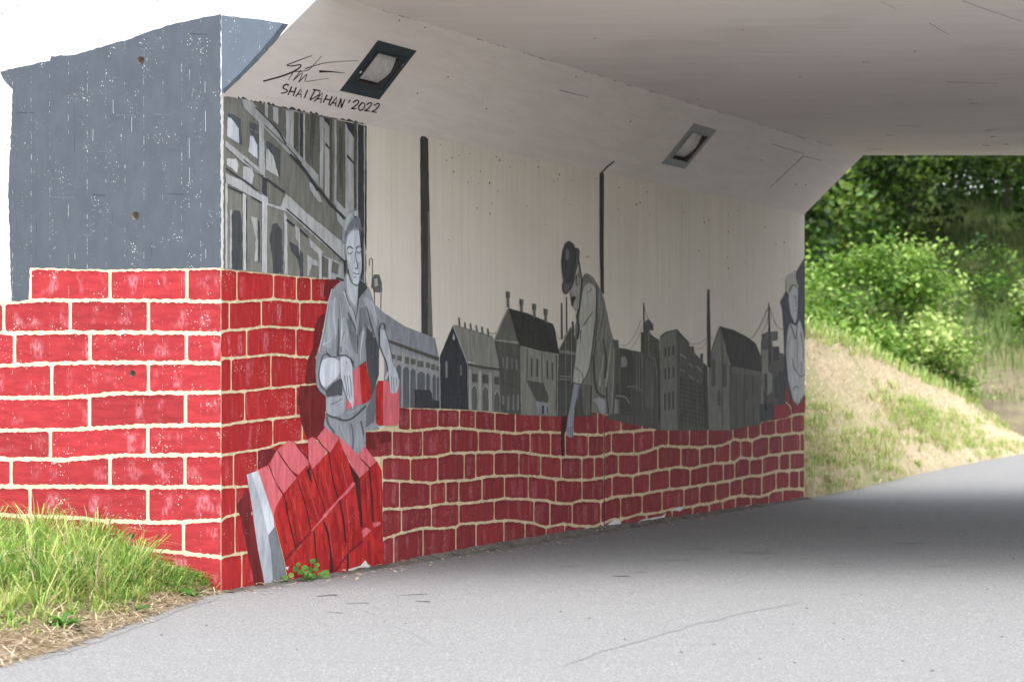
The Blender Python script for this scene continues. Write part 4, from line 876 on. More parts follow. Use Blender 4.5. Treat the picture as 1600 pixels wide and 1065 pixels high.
strokes('painted_ledge', W_, [([(553, 753.6), (541, 768), (527.7, 780.7)], 4.5, 3.5), ([(527.7, 780.7), (505, 807)], 2.4, 5), ([(505, 807), (485.5, 829.5)], 3.5, 1.8)], MT['pink'], pile, 6, False)
strokes('painted_ledge', W_, [([(485.5, 829.5), (461.5, 855), (443.5, 876)], 3, 3.5), ([(565, 844.5), (544, 862.5), (523, 892)], 3.5, 2.5)], MT['maroon'], pile, 6, False)
strokes('painted_edge', W_, [([(402, 735), (413, 768), (426, 808), (443, 876), (448, 904)], .4, .6), ([(541, 713), (550, 730)], .8, .5), ([(463, 858), (470, 850)], .4, .3)], MT['mortar'], pile, 8, False)
plank = part('painted_plank', [[(384, 741), (392.5, 738), (404.5, 780), (418, 835.5), (422, 860), (426, 911), (413.5, 917), (401.5, 856), (391, 781)]], grey(.36, 1), pile, 7, .2)
part('painted_plank_top', [[(392.5, 738), (401.5, 735), (413, 768), (426, 809), (428, 822), (418, 835.5), (404.5, 780)]], grey(.52, 1), pile, 7, .2)
part('painted_plank_side', [[(428, 822), (436, 850), (443, 877.5), (448, 906), (440.5, 912), (426, 910.5), (422, 859.5), (418, 835.5)]], grey(.16, 1), pile, 7, .2)
part('bare_patch', [[(543, 889), (562, 883.5), (567, 878), (570, 874.5), (574, 881), (581, 885), (562, 888), (544, 891)], [(905, 829), (917, 823), (930, 824), (940, 829), (925, 831)], [(944, 826), (952, 816), (960, 811), (968, 812), (969, 818), (956, 821)],
      [(991, 817), (1003, 811), (1020, 808), (1035, 805), (1040, 800), (1036, 812), (1010, 818)], [(1050, 796), (1060, 791), (1068, 793), (1062, 798)], [(712, 864), (735, 858), (737, 861), (714, 867)], [(1163, 790), (1170, 788), (1171, 791)], [(445, 886), (450, 884), (449, 890)]], MT['white'], mural, 6, .6, 5)

# ---- first worker
z3 = zoomf(480, 310, 6.656); z4 = zoomf(480, 460, 6.656); z5 = zoomf(480, 590, 6.656)
w1 = part('painted_worker', [[(563, 436), (571.6, 443.7), (577.6, 452.7), (583.7, 472), (591, 490), (599.4, 506.6), (600, 514), (597, 530), (591, 548), (590, 575), (586, 596), (586, 662), (592.7, 669.6), (585, 672), (571, 672), (570, 695), (558, 709), (549, 701), (528, 682), (507, 668), (505.5, 662), (508.5, 641), (508, 619), (499.5, 612), (493.5, 602.7),
      (492, 580), (493.5, 556), (499.5, 538), (506, 509.6), (511.6, 482.5), (514, 470), (517, 454), (525, 445), (534, 437), (540, 430), (552, 434)]], grey(.24, 1), mural, 5, .3, 9)
part('painted_cap', [[(534, 353.6), (537, 338.5), (546, 327), (556.6, 325.8), (562, 334), (566, 353.6), (566, 369), (562, 362), (555, 359), (547.6, 362), (542, 370), (540, 381), (540, 406), (536, 406), (533.6, 380)]], grey(.26, 1), w1, 6, .15)
part('painted_cap_shade', [[(550.6, 341.5), (561, 340), (564, 359.6), (555, 355), (544.6, 361), (540, 373), (538, 380.6), (537, 367), (543, 352)]], grey(.145, 1), w1, 7, .3)
part('painted_highlight', [[(540, 341), (546, 332), (549, 336), (544, 346), (539, 360), (537, 360)], [(552, 330), (557, 329), (559, 336), (553, 338)]], grey(.38, 1), w1, 7, .3)
part('painted_face', [[(542, 370), (547.6, 362), (555, 359), (562.6, 362), (565.6, 373), (565.8, 394), (563.5, 424), (558, 443.7), (550.6, 443), (544.6, 430), (541, 406), (540, 382)]], grey(.46, 1), w1, 6, .1)
part('painted_cheek', [[(541, 404), (545, 410), (546, 425), (551, 440), (549, 441), (544.6, 430)], [(559, 412), (563.5, 405), (563, 424), (559.5, 438), (558.5, 425)]], grey(.34, 1), w1, 7, .2)
strokes('painted_brow', W_, [([(541, 389.6), (544.6, 384.8), (550, 388.5)], 1.4, 1.8), ([(555, 388.5), (559, 384.6), (563.6, 386.8)], 1.8, 1.4)], d1, w1, 8)
strokes('painted_eye', W_, [([(541.6, 394), (545.5, 397), (550, 392.8)], 1.0, 1.2), ([(556.6, 392.8), (559.6, 395.5), (563, 392.6)], 1.2, 1.0)], d1, w1, 8)
part('painted_eyelid', [[(543, 391), (546, 388.5), (549, 391), (546, 395)], [(557.5, 391), (560, 388), (562.5, 390.5), (560, 393.5)]], grey(.52, 1), w1, 8, 0)
strokes('painted_nose', W_, [([(554.7, 391), (555, 403), (557.6, 413.7), (556.8, 420), (553.4, 418.5)], .8, 1.6), ([(552, 396), (552.2, 412)], .4, .6)], d1, w1, 8)
strokes('painted_mouth', W_, [([(550, 427), (553, 426.4), (555, 428.5), (559.8, 427)], 1, 1.1), ([(552, 433), (556, 432.8)], 1.6, .8)], d1, w1, 8)
strokes('painted_outline', W_, [([(543, 421), (545.5, 435), (550.6, 443.7), (558, 446), (562.6, 437.7), (564.5, 427)], 1, 1.3), ([(534, 382), (535, 378), (537.5, 381), (537.5, 396), (539, 405)], .9, .9)], d1, w1, 9)
part('painted_ear', [[(533.8, 381), (536, 378), (539, 383), (539.5, 405), (537, 406.5), (535, 398)]], grey(.38, 1), w1, 7, .1)
part('painted_hair', [[(535.6, 407.7), (540, 405), (540.6, 421), (538, 430), (536.4, 420)]], d1, w1, 7, .2)
part('painted_neck', [[(540, 427), (544.6, 430), (550.6, 443.7), (558, 446), (557.5, 466), (554, 479), (546, 468), (541.6, 460)]], grey(.42, 1), w1, 7, .15)
part('painted_shade', [[(561, 438), (570, 443), (573, 450), (564, 460), (558, 469), (559, 450)]], grey(.04, 1), w1, 8, .3)
part('painted_shade', [z4([(615, 330), (650, 380), (700, 430), (740, 560), (740, 830), (700, 960), (660, 1065), (640, 900), (610, 700), (600, 480)])], grey(.05, 1), w1, 7, .3)
part('painted_shade', [[(577.6, 594.5), (586, 592), (586, 640), (584, 658), (570, 668), (571, 640), (577, 628)]], grey(.115, 1), w1, 6, .3)
strokes('painted_fold', W_, [(z4([(385, -60), (400, 20), (430, 100), (480, 180), (500, 300)]), 1.2, 1), (z4([(315, 250), (322, 440), (312, 640)]), 1.2, 3.2), (z4([(415, 190), (470, 300), (512, 430), (515, 620)]), 2.6, 1.2), (z4([(610, 120), (640, 250), (690, 430)]), 1, 3),
      (z4([(690, 120), (740, 290)]), .8, 1), (z4([(560, 340), (535, 400), (520, 560)]), .8, .8), (z4([(600, 300), (612, 450), (612, 600)]), 1.2, 1.6), (z4([(458, 690), (480, 760)]), 4.5, 1.5), (z4([(525, 60), (500, 250)]), 1.8, 1), (z4([(380, 380), (350, 500), (345, 600)]), .8, 1.4), (z4([(440, 380), (460, 420), (480, 440)]), 1, .6)], grey(.075, 1), w1, 8)
strokes('painted_fold', W_, [(z4([(372, -30), (420, 110), (490, 300)]), 2, 1), (z4([(330, 60), (350, 300), (345, 540)]), 1, 2.4), (z4([(262, 380), (230, 480), (150, 520)]), 1.2, 2.2), (z4([(655, 330), (690, 440)]), 1, 2.4), (z4([(575, 380), (550, 560), (545, 680)]), 2.6, 1.4),
      (z4([(250, -60), (205, 120), (160, 380), (110, 600)]), 1.4, 1.6), (z4([(660, 60), (710, 200), (745, 290)]), 1.8, 1.2), (z4([(440, 120), (490, 260), (505, 420)]), 1.4, 1), (z4([(280, 30), (270, 250), (290, 420)]), 2, 1)], grey(.44, 1), w1, 8)
part('painted_shirt_light', [z4([(235, 60), (300, 40), (320, 240), (300, 420), (235, 560), (150, 540), (190, 330)]), z4([(340, 250), (390, 230), (430, 420), (470, 640), (440, 650), (400, 560), (380, 640), (350, 640), (345, 430)]), z4([(560, 40), (610, 20), (680, 90), (720, 220), (735, 300), (715, 320), (650, 170), (600, 120)])], grey(.31, 1), w1, 6, .4)
part('painted_shirt_dark', [z4([(400, 260), (440, 240), (500, 430), (505, 620), (470, 560), (430, 400)]), z4([(300, 420), (325, 300), (330, 640), (290, 640)]), z4([(540, 140), (600, 130), (640, 320), (610, 340), (580, 330), (545, 420), (525, 420)])], grey(.15, 1), w1, 6, .4)
part('painted_sleeve', [z4([(110, 610), (160, 580), (240, 640), (320, 630), (340, 700), (345, 870), (330, 1000), (300, 1065), (210, 1065), (130, 1010), (90, 950), (80, 800)])], grey(.235, 1), w1, 9, .2)
part('painted_forearm', [z4([(150, 680), (200, 658), (250, 650), (325, 690), (330, 800), (300, 860), (260, 900), (180, 970), (130, 930), (112, 830), (120, 740)])], grey(.50, 1), w1, 11, .2)
part('painted_shade', [[(510, 607), (519, 598), (529.6, 590.7), (534, 595), (533, 618), (525, 617), (510, 620), (507, 612.5)]], grey(.06, 1), w1, 10, .3)
strokes('painted_outline', W_, [(z4([(240, 650), (190, 620), (150, 640), (122, 740), (110, 850), (140, 960), (200, 1010)]), 1.6, 1.8), (z4([(180, 590), (250, 650), (330, 632), (380, 632), (430, 660), (462, 700)]), 1.4, 2)], grey(.06, 1), w1, 12)
part('painted_hand', [z4([(325, 690), (340, 650), (380, 640), (430, 670), (452, 730), (458, 800), (470, 1000), (472, 1120), (460, 1200), (440, 1120 + 15), (425, 1115), (400, 1065), (378, 1000), (352, 900), (335, 820)])], grey(.47, 1), w1, 13, .15)
strokes('painted_finger_line', W_, [([(535.6, 586), (538, 600), (541, 618.5)], 1, .8), ([(540, 586), (542, 604), (544.6, 624.5)], 1, .8), ([(544, 586), (546, 600), (547.6, 620)], 1, .8), (z4([(390, 690), (400, 720)]), .8, .5)], grey(.06, 1), w1, 14)
part('painted_held_brick', [[(548.4, 581.7), (559.6, 571), (561, 595), (563.8, 630.6), (553.6, 633.6), (538.6, 640), (539.4, 626), (545, 626)]], MT['pink'], w1, 12, .2)
part('painted_held_brick_side', [[(559.6, 571), (570, 563.7), (571.6, 577), (577.6, 602.7), (578.5, 620), (574.6, 626), (567, 630.6), (563.8, 630.6)]], MT['red'], w1, 12, .2)
part('painted_arm', [[(592, 514), (598.7, 515.6), (604.7, 535), (609, 556), (612, 568), (619, 583), (622, 595), (621, 604), (617.5, 613), (612, 614.7), (608.5, 613), (606, 595), (605.5, 586), (601.5, 593), (599.5, 592), (600, 586), (604, 578.7), (601.7, 565), (596.4, 553), (592, 541)]], grey(.40, 1), w1, 14, .12)
strokes('painted_outline', W_, [([(591, 543), (590.4, 520), (592.7, 506.6), (598.7, 506), (600, 516)], 1.6, 1.8), ([(592.4, 541), (596.6, 553), (602, 565), (604, 579)], .8, .8), ([(600, 518), (607, 540), (611, 565)], .8, .8), ([(609, 588), (610, 610)], .9, .7), ([(613, 589), (613.4, 613)], .9, .7), ([(616.7, 589), (618, 604)], .9, .7)], grey(.06, 1), w1, 15)
part('painted_held_brick_side', [[(586, 603.5), (589.7, 594.5), (597, 594.5), (596.8, 664), (591, 665), (586, 660.6)]], MT['red'], w1, 12, .2)
part('painted_held_brick', [[(597, 594.5), (606, 596), (622, 597.5), (622, 659), (618, 664.4), (596.8, 664)]], MT['pink'], w1, 12, .2)
part('painted_hem', [[(508.5, 620), (525, 618.5), (535.6, 611), (540, 624.5), (538.6, 640), (531, 648.6), (514.6, 651), (508.5, 641)]], grey(.30, 1), w1, 9, .3)
strokes('painted_belt', W_, [([(508, 646), (516, 650), (526.6, 653), (535.6, 656), (546, 654.6), (558, 645.6), (571, 633)], 2.4, 2.6)], grey(.055, 1), w1, 10)
strokes('painted_fold', W_, [([(548, 660), (550.6, 683), (550, 701)], 1, 2), ([(545, 660), (546, 680)], .6, .6), ([(562.6, 657.6), (565, 668), (567, 680)], 2.6, 1.5), ([(509, 650), (512, 662), (522, 676)], 3.6, 2), ([(514, 632), (524, 628), (534, 622)], 1.4, .8)], grey(.085, 1), w1, 10)
strokes('painted_fold', W_, [([(556, 662), (557, 680), (557, 700)], 3, 2), ([(568, 645), (569, 668), (568, 690)], 1.6, 1.2), ([(530, 662), (534, 676), (544, 692)], 3, 2), ([(540, 645), (552, 642), (562, 634)], 2.4, 1.2)], grey(.30, 1), w1, 9)

# ---- second worker, bending
w2 = part('painted_worker', [[(912, 428), (917.6, 427), (926, 433), (933, 444.5), (940, 456), (944.5, 472.7), (948.6, 492), (952, 510), (956, 525), (959.5, 545), (959, 600), (955.5, 647), (943, 647), (923, 644), (922, 600), (908, 600), (893.7, 597.4), (896, 576), (899, 545.7), (898, 510), (903, 490), (900, 478), (906, 458), (908, 440)]], grey(.155, 0, 1), mural, 7, .25)
part('painted_hat', [[(888, 376), (882, 380), (878, 392), (876, 408), (877.5, 427.6), (879.6, 439), (877.5, 444.5), (878, 453), (880, 458.6), (884, 460), (891, 453), (895, 444.5), (898, 430), (904, 406.5), (904.6, 392), (902, 387), (898, 387.5), (895, 381)]], grey(.052), w2, 9, .1)
part('painted_hat_brim', [[(899, 388), (902, 387), (904.6, 392), (904, 406.5), (900, 420), (896, 434), (894, 438), (898, 415), (899, 400)], [(879.6, 440), (886, 444), (892, 440), (889, 452), (884, 458), (880, 456), (878.6, 450)]], grey(.085, 0, 1), w2, 10, .1)
strokes('painted_hat_line', W_, [([(898.5, 389), (898, 405), (894, 425), (888, 438), (880, 441)], 1.6, 1.2)], d1, w2, 11)
part('painted_highlight', [[(883, 392), (885.5, 388), (888, 394), (887.5, 404), (884, 408), (882, 402)]], grey(.15), w2, 10, .2)
part('painted_face', [[(903, 420.6), (899, 433), (896.5, 447), (891.5, 456), (892, 464), (895, 472.7), (896.5, 482.5), (899, 486), (904, 481), (906, 458.6), (907, 439), (905.6, 427.6)]], grey(.28, 0, 1), w2, 8, .1)
part('painted_moustache', [[(892, 464), (896, 462), (899, 465), (896, 471), (893, 480), (892, 474)]], d1, w2, 9, .1)
strokes('painted_outline', W_, [([(903.5, 408), (906, 427.6), (907.9, 439), (906.2, 458.6), (904, 481), (900.5, 495), (903.5, 510), (901, 530)], 2, 2.6), ([(899.5, 430), (899, 440), (900.5, 447)], 1.6, 1), ([(902.5, 427), (904, 436), (903, 446)], 1.4, .8), ([(890, 456), (892, 470)], 1, 1)], d1, w2, 10)
part('painted_sleeve', [[(917.6, 441.7), (912, 447), (908.5, 461), (905.6, 480), (904, 501), (901, 520), (899.5, 545.7), (896.5, 576), (894, 597.4), (907, 600), (918.7, 576), (923, 545.7), (926.7, 510), (929, 501), (930, 467), (930, 451.5), (925, 444)]], grey(.36, 0, 1), w2, 9, .2)
strokes('painted_fold', W_, [([(925, 487), (918, 497), (910, 509)], 1, 2), ([(917, 458), (923, 451)], .8, .8), ([(906, 516), (905, 536)], 2, .8), ([(930.5, 445), (931.5, 470), (929.5, 503), (924, 548), (920, 576), (909, 598)], 1.2, 1.4), ([(897, 574), (903, 578), (908, 584), (909.5, 594), (905, 600), (894, 597)], 1, 1.4)], grey(.055, 0, 1), w2, 11)
part('painted_forearm', [[(895.5, 599), (905, 600), (901.7, 620.6), (897, 635), (894.6, 663.5), (894.6, 679.5), (892, 683), (888, 683), (883, 677.7), (885.7, 652.7), (889, 638.5), (892.8, 617)]], grey(.26, 1), w2, 9, .1)
strokes('painted_finger_line', W_, [([(887, 666), (886, 678)], .8, .6), ([(890, 666), (889.5, 680)], .8, .6), ([(892.8, 666), (892.5, 680)], .8, .6), ([(904, 604), (900, 622), (896, 640)], .8, .6)], grey(.06, 1), w2, 10)
strokes('painted_fold', W_, [([(914, 431), (922, 434), (930, 446)], 1.2, .8), ([(942.7, 552), (938, 580), (935.6, 602.8)], 1, 3.4), ([(954, 530), (950, 565), (945, 604)], 1, 3.6), ([(957.5, 545), (957, 600), (954, 644)], 1.2, 1.4), ([(945, 480), (940, 520), (932, 545)], .8, .8), ([(939, 470), (937, 500), (930, 530)], 1, 1), ([(934, 458), (936, 480)], 1, 1), ([(949, 500), (944, 530)], .8, 1)], grey(.27, 0, 1), w2, 10)
part('painted_fold', [[(923, 624), (935.6, 620.6), (944.5, 626), (945, 646), (937, 646), (932, 632)]], grey(.27), w2, 10, .5, 5)
strokes('painted_fold', W_, [([(926, 555), (928, 590), (932, 612), (944, 620)], 3, 4), ([(941, 528), (946, 560), (944, 590)], 2, 3.4), ([(933, 490), (930, 530), (927, 556)], 1, 1.6), ([(948, 590), (947, 618), (950, 645)], 2.4, 2), ([(943, 480), (938, 510)], 1, 1), ([(923, 602), (922, 644)], 2, 1.4)], grey(.05, 0, 1), w2, 9)

# ---- third worker at the far end
w3 = part('painted_worker', [[(1257, 402), (1250, 414), (1244, 424), (1243, 436), (1234, 450), (1228, 454.5), (1218.6, 471.5), (1222, 482.5), (1224.7, 526.5), (1226, 607), (1232, 630), (1257, 640)]], grey(.065, 1), mural, 7, .2)
part('painted_cap', [[(1228, 454), (1227, 436), (1233, 427.6), (1242, 425), (1244, 441), (1247, 447), (1244, 454), (1232, 462)]], grey(.36, 0, 1), w3, 8, .2)
part('painted_face', [[(1232, 458), (1240.6, 446), (1245.5, 451), (1245.5, 477.7), (1244, 502), (1240.6, 505.7), (1233, 487), (1231, 473)]], grey(.40), w3, 9, .1)
part('painted_coat', [[(1233, 504.5), (1243, 509), (1249, 499.6), (1254, 517), (1257, 536), (1257, 614), (1245.5, 632.7), (1238, 624), (1231, 595), (1227, 551), (1229.6, 517)]], grey(.40), w3, 9, .1)
strokes('painted_outline', W_, [([(1232, 456), (1236, 447), (1241, 445), (1244, 450)], 1.6, 1.4), ([(1238, 461), (1240, 464), (1244, 463)], 1, .8), ([(1241, 464), (1243, 474), (1241, 479)], .8, .8), ([(1239, 485), (1244, 485)], .8, .8), ([(1232, 470), (1233, 487), (1240, 505), (1244, 498)], .8, .8),
      ([(1234, 506), (1238, 518), (1242, 530), (1245, 505)], 1.8, 1), ([(1237, 560), (1240, 575), (1250, 588), (1257, 583)], 1.2, 1.2), ([(1250, 520), (1254, 545), (1253, 560)], 1, .8), ([(1251, 565), (1252, 585)], .8, .8), ([(1238, 608), (1244, 603), (1247, 608)], 1.6, 1), ([(1231, 540), (1233, 525)], .8, .6), ([(1244, 512), (1245, 580)], .7, .7)], grey(.05), w3, 10)
part('painted_brick', [[(1208, 634), (1214, 632), (1226, 631), (1226, 606), (1230, 609), (1233, 625), (1236, 647), (1229, 652), (1208, 656)]], MT['redi'], mural, 9, .4, 6).data
part('painted_brick', [[(1234, 620), (1240, 629), (1246, 634.5), (1252, 625), (1257, 618), (1257, 644), (1238, 646)]], MT['redi'], mural, 11, .3, 6)
strokes('painted_mortar_line', W_, [([(1236, 649), (1245, 648), (1257, 645)], 2.4, 2.4), ([(1226, 628), (1232, 633), (1235, 640)], 1.4, 1.2)], MT['mortar_in'], mural, 12)

# ---- grime and dark sealing along the foot of the wall
ft_h = curve([(345, .0), (590, .004), (700, .03), (786, .042), (898, .042), (1032, .024), (1200, .008), (1257, 0)])
V, F = [], []; N_ = 160
for i in range(N_ + 1):
    px = 345 + (1257 - 345) * i / N_; u = WALL.st(px, 700)[0]; h = ft_h(px) + .012 + random.uniform(-.006, .008)
    wdt = .10 + random.uniform(-.03, .05)
    V += [WALL.p(u, h, .016), WALL.p(u, h * .35 + .004, .016 + wdt * .4), WALL.p(u, -.004, .016 + wdt)]
F = [[3 * i + k, 3 * i + k + 1, 3 * i + k + 4, 3 * i + k + 3] for i in range(N_) for k in (0, 1)]
prop(mesh('gutter_dirt', V, F, MT['grime'], smooth=True), kind='structure')
strokes('sealing_strip', W_, [([(346, 927), (370, 923), (395, 917)], 4.4, 4.2)], MT['slated'], mural, 20, False)
strokes('sealing_strip', W_, [([(590, 885), (700, 864), (786, 850), (898, 831), (1032, 813), (1257, 781)], 2.2, 2.0)], d1, mural, 19, False)

# ================================================================ VEGETATION
def np_mesh(name, verts, faces_flat, fsize, mat, parent=None, tint=None):
    me = bpy.data.meshes.new(name); nv = len(verts); nf = len(faces_flat) // fsize
    me.vertices.add(nv); me.vertices.foreach_set('co', verts.astype(np.float32).ravel())
    me.loops.add(nf * fsize); me.loops.foreach_set('vertex_index', faces_flat.astype(np.int32))
    me.polygons.add(nf); me.polygons.foreach_set('loop_start', np.arange(0, nf * fsize, fsize, dtype=np.int32))
    me.update(calc_edges=True)
    if tint is not None:
        a = me.attributes.new('tint', 'FLOAT', 'POINT'); a.data.foreach_set('value', tint.astype(np.float32))
    me.validate(); return link(name, me, mat, parent)
def unit(a): return a / np.maximum(1e-9, np.linalg.norm(a, axis=1, keepdims=True))
def leaves(name, centers, size, mat, parent=None, tint=None, up=.5):
    n = len(centers); nr = RNG.normal(size=(n, 3)); nr[:, 2] = np.abs(nr[:, 2]) + up; nr = unit(nr)
    a = unit(np.cross(nr, RNG.normal(size=(n, 3)))); b = np.cross(nr, a)
    s = size * RNG.uniform(.6, 1.25, (n, 1))
    v = np.stack([centers - a * s * .5, centers - a * s * .12 + b * s * .30, centers + a * s * .22 + b * s * .26, centers + a * s * .55 + nr * s * -.08, centers + a * s * .22 - b * s * .26, centers - a * s * .12 - b * s * .30], 1).reshape(-1, 3)
    f = (np.arange(n)[:, None] * 6 + np.arange(6)).ravel()
    t = RNG.uniform(0, 1, n) if tint is None else tint
    return np_mesh(name, v, f, 6, mat, parent, np.repeat(t, 6))
def blades(name, base, h, wd, lean, mat, parent=None, tint=None):
    """curved tapering grass blades: 5 vertices, 3 triangles"""
    n = len(base); az_ = RNG.uniform(0, 2 * np.pi, n); dr = np.stack([np.cos(az_), np.sin(az_), np.zeros(n)], 1)
    az2 = az_ + RNG.uniform(.8, 2.3, n); sd_ = np.stack([np.cos(az2), np.sin(az2), np.zeros(n)], 1)
    h = h[:, None]; ln = (lean * RNG.uniform(.2, 1.3, n))[:, None]; wd = np.broadcast_to(wd, (n,))[:, None]
    upv = np.array([0, 0, 1.])
    p0 = base; p1 = base + upv * h * .35 + dr * h * ln * .12; p2 = base + upv * h * .72 + dr * h * ln * .45; p3 = base + upv * h * (1 - .35 * np.minimum(1, ln)) + dr * h * ln
    v = np.stack([p0 - sd_ * wd * .5, p0 + sd_ * wd * .5, p1 - sd_ * wd * .5, p1 + sd_ * wd * .5, p2 - sd_ * wd * .38, p2 + sd_ * wd * .38, p3], 1).reshape(-1, 3)
    fi = np.array([0, 1, 3, 0, 3, 2, 2, 3, 5, 2, 5, 4, 4, 5, 6]); f = (np.arange(n)[:, None] * 7 + fi).ravel()
    t = RNG.uniform(0, 1, n) if tint is None else tint
    return np_mesh(name, v, f, 3, mat, parent, np.repeat(t, 7))

# verge grass
B, Hh, Tn, Lw = [], [], [], []
def wing_d(x): return D1 + (C0.x - x) * math.tan(R(10))
for _ in range(700):
    px = random.uniform(-60, 315) if random.random() < .8 else random.uniform(-450, -60); e = random.random() ** .75
    y_edge = float(np.interp(px, [-60, 0, 100, 200, 280, 345], [1052, 1040, 1012, 975, 945, 926]))
    de = K * EYE / (y_edge - HZ); d_ = de + .35 + (wing_d(-2.6) - de - .35) * e
    x = (px - 800) / K * d_
    if d_ > wing_d(x) - .02: d_ = wing_d(x) - .05
    dist = vx(min(d_, D1)) - x
    if dist < .06: continue
    dens = max(0, min(1, (e - .04) / .45)) ** 1.2
    if random.random() > .62 + dens: continue
    n_ = int(random.uniform(10, 34) * (.45 + dens)); hgt = random.uniform(.14, .36) * (.4 + .8 * dens)
    hgt *= float(np.interp(px, [140, 230, 320], [1, .72, .34]))
    tone = random.choice([.0, .12, .2, .3, .4, .5, .62, .25]); hgt *= random.choice([.45, .7, 1, 1.25]) if dist > .35 else .8
    for k in range(n_):
        r_ = abs(random.gauss(0, .045)); a_ = random.uniform(0, 6.28); bx, by = x + r_ * math.cos(a_), d_ + r_ * math.sin(a_)
        if by > wing_d(bx) - .015: by = wing_d(bx) - .02
        B.append((bx, by, verge_z(bx, min(by, D1)) - .01)); Hh.append(hgt * random.uniform(.55, 1.25)); Tn.append(min(1, max(0, random.gauss(tone, .13) + (.45 if random.random() < .16 + .2 * (1 - dens) else 0)))); Lw.append(random.uniform(.004, .0125))
g1_ = blades('verge_grass', np.array(B), np.array(Hh), np.array(Lw) * 1.1, 1.05, MT['grass'], None, np.array(Tn)); prop(g1_, kind='stuff')
# dry straw litter on the verge edge
n = 8200; B = []
for _ in range(n):
    y = random.uniform(8, D1 - .05); x = vx(y) + .03 - abs(random.gauss(0, .75)); B.append((x, y, max(verge_z(x, y), 0) + random.uniform(.004, .03)))
c = np.array(B); a_ = RNG.uniform(0, 2 * np.pi, n); dr = np.stack([np.cos(a_), np.sin(a_), RNG.normal(0, .22, n)], 1); sdv = np.stack([-np.sin(a_), np.cos(a_), np.zeros(n)], 1)
ln = RNG.uniform(.03, .12, (n, 1)); wv = RNG.uniform(.0018, .0045, (n, 1))
v = np.stack([c - dr * ln - sdv * wv, c - dr * ln + sdv * wv, c + dr * ln * .2 + sdv * wv + [0, 0, .008], c + dr * ln, c + dr * ln * .2 - sdv * wv + [0, 0, .008]], 1).reshape(-1, 3)
prop(np_mesh('straw_litter', v, (np.arange(n)[:, None] * 5 + np.arange(5)).ravel(), 5, MT['straw'], None, np.repeat(RNG.uniform(0, 1, n), 5)), kind='stuff')

# broad-leaved weeds
def weed(name, base, n, ln, wd, label, rise=.5, group=None, cat='plant'):
    t = thing(name, base, label, cat, group)
    for k in range(n):
        a = 2 * math.pi * k / n + random.uniform(-.4, .4); L_ = ln * random.uniform(.65, 1.15); W2 = wd * random.uniform(.8, 1.15); el_ = rise * random.uniform(.5, 1.5)
        dr_ = Vector((math.cos(a), math.sin(a), 0)); sd2 = Vector((-math.sin(a), math.cos(a), 0)); V = []; ns = 7
        for s in range(ns + 1):
            q = s / ns; wv_ = W2 * math.sin(math.pi * min(1, .06 + q * .94)) ** .7 * (1.15 if s % 2 else .78); p_ = base + dr_ * L_ * q + Zv * (L_ * el_ * (q - .75 * q * q) * 1.6 + .005)
            V += [p_ - sd2 * wv_ / 2 + Zv * .12 * wv_, p_, p_ + sd2 * wv_ / 2 + Zv * .12 * wv_]
        F = [[3 * s + c_, 3 * s + c_ + 1, 3 * s + c_ + 4, 3 * s + c_ + 3] for s in range(ns) for c_ in (0, 1)]
        o_ = mesh('leaf', V, F, MT['broad'], t, smooth=True); at = o_.data.attributes.new('tint', 'FLOAT', 'POINT')
        at.data.foreach_set('value', [min(1, max(0, random.gauss(.5, .22)))] * len(V))
    return t
WG = 'broad-leaved weeds on the verge'
for (px, py, n_, ln, wd, lab) in ((95, 946, 13, .17, .05, 'low dandelion rosette with jagged leaves at the front of the verge'), (20, 935, 8, .13, .045, 'small leafy weed low at the left edge of the picture'),
                                  (292, 920, 10, .13, .065, 'broad-leaved weed at the foot of the wing wall corner'), (258, 905, 8, .12, .06, 'leafy weed between the grass and the red bricks near the wall corner'), (218, 940, 6, .12, .04, 'narrow leafy weed by the asphalt edge below the long grass'), (306, 938, 6, .05, .03, 'tiny weed in the last bit of soil before the wall corner')):
    g_ = ground(px, py); z_ = verge_z(g_.x, min(g_.y, D1)); g_ = ground(px, py, max(z_, 0)); g_.y = min(g_.y, wing_d(g_.x) - .08); g_.z = verge_z(g_.x, min(g_.y, D1)); weed('weed', g_, n_, ln, wd, lab, .7, WG)
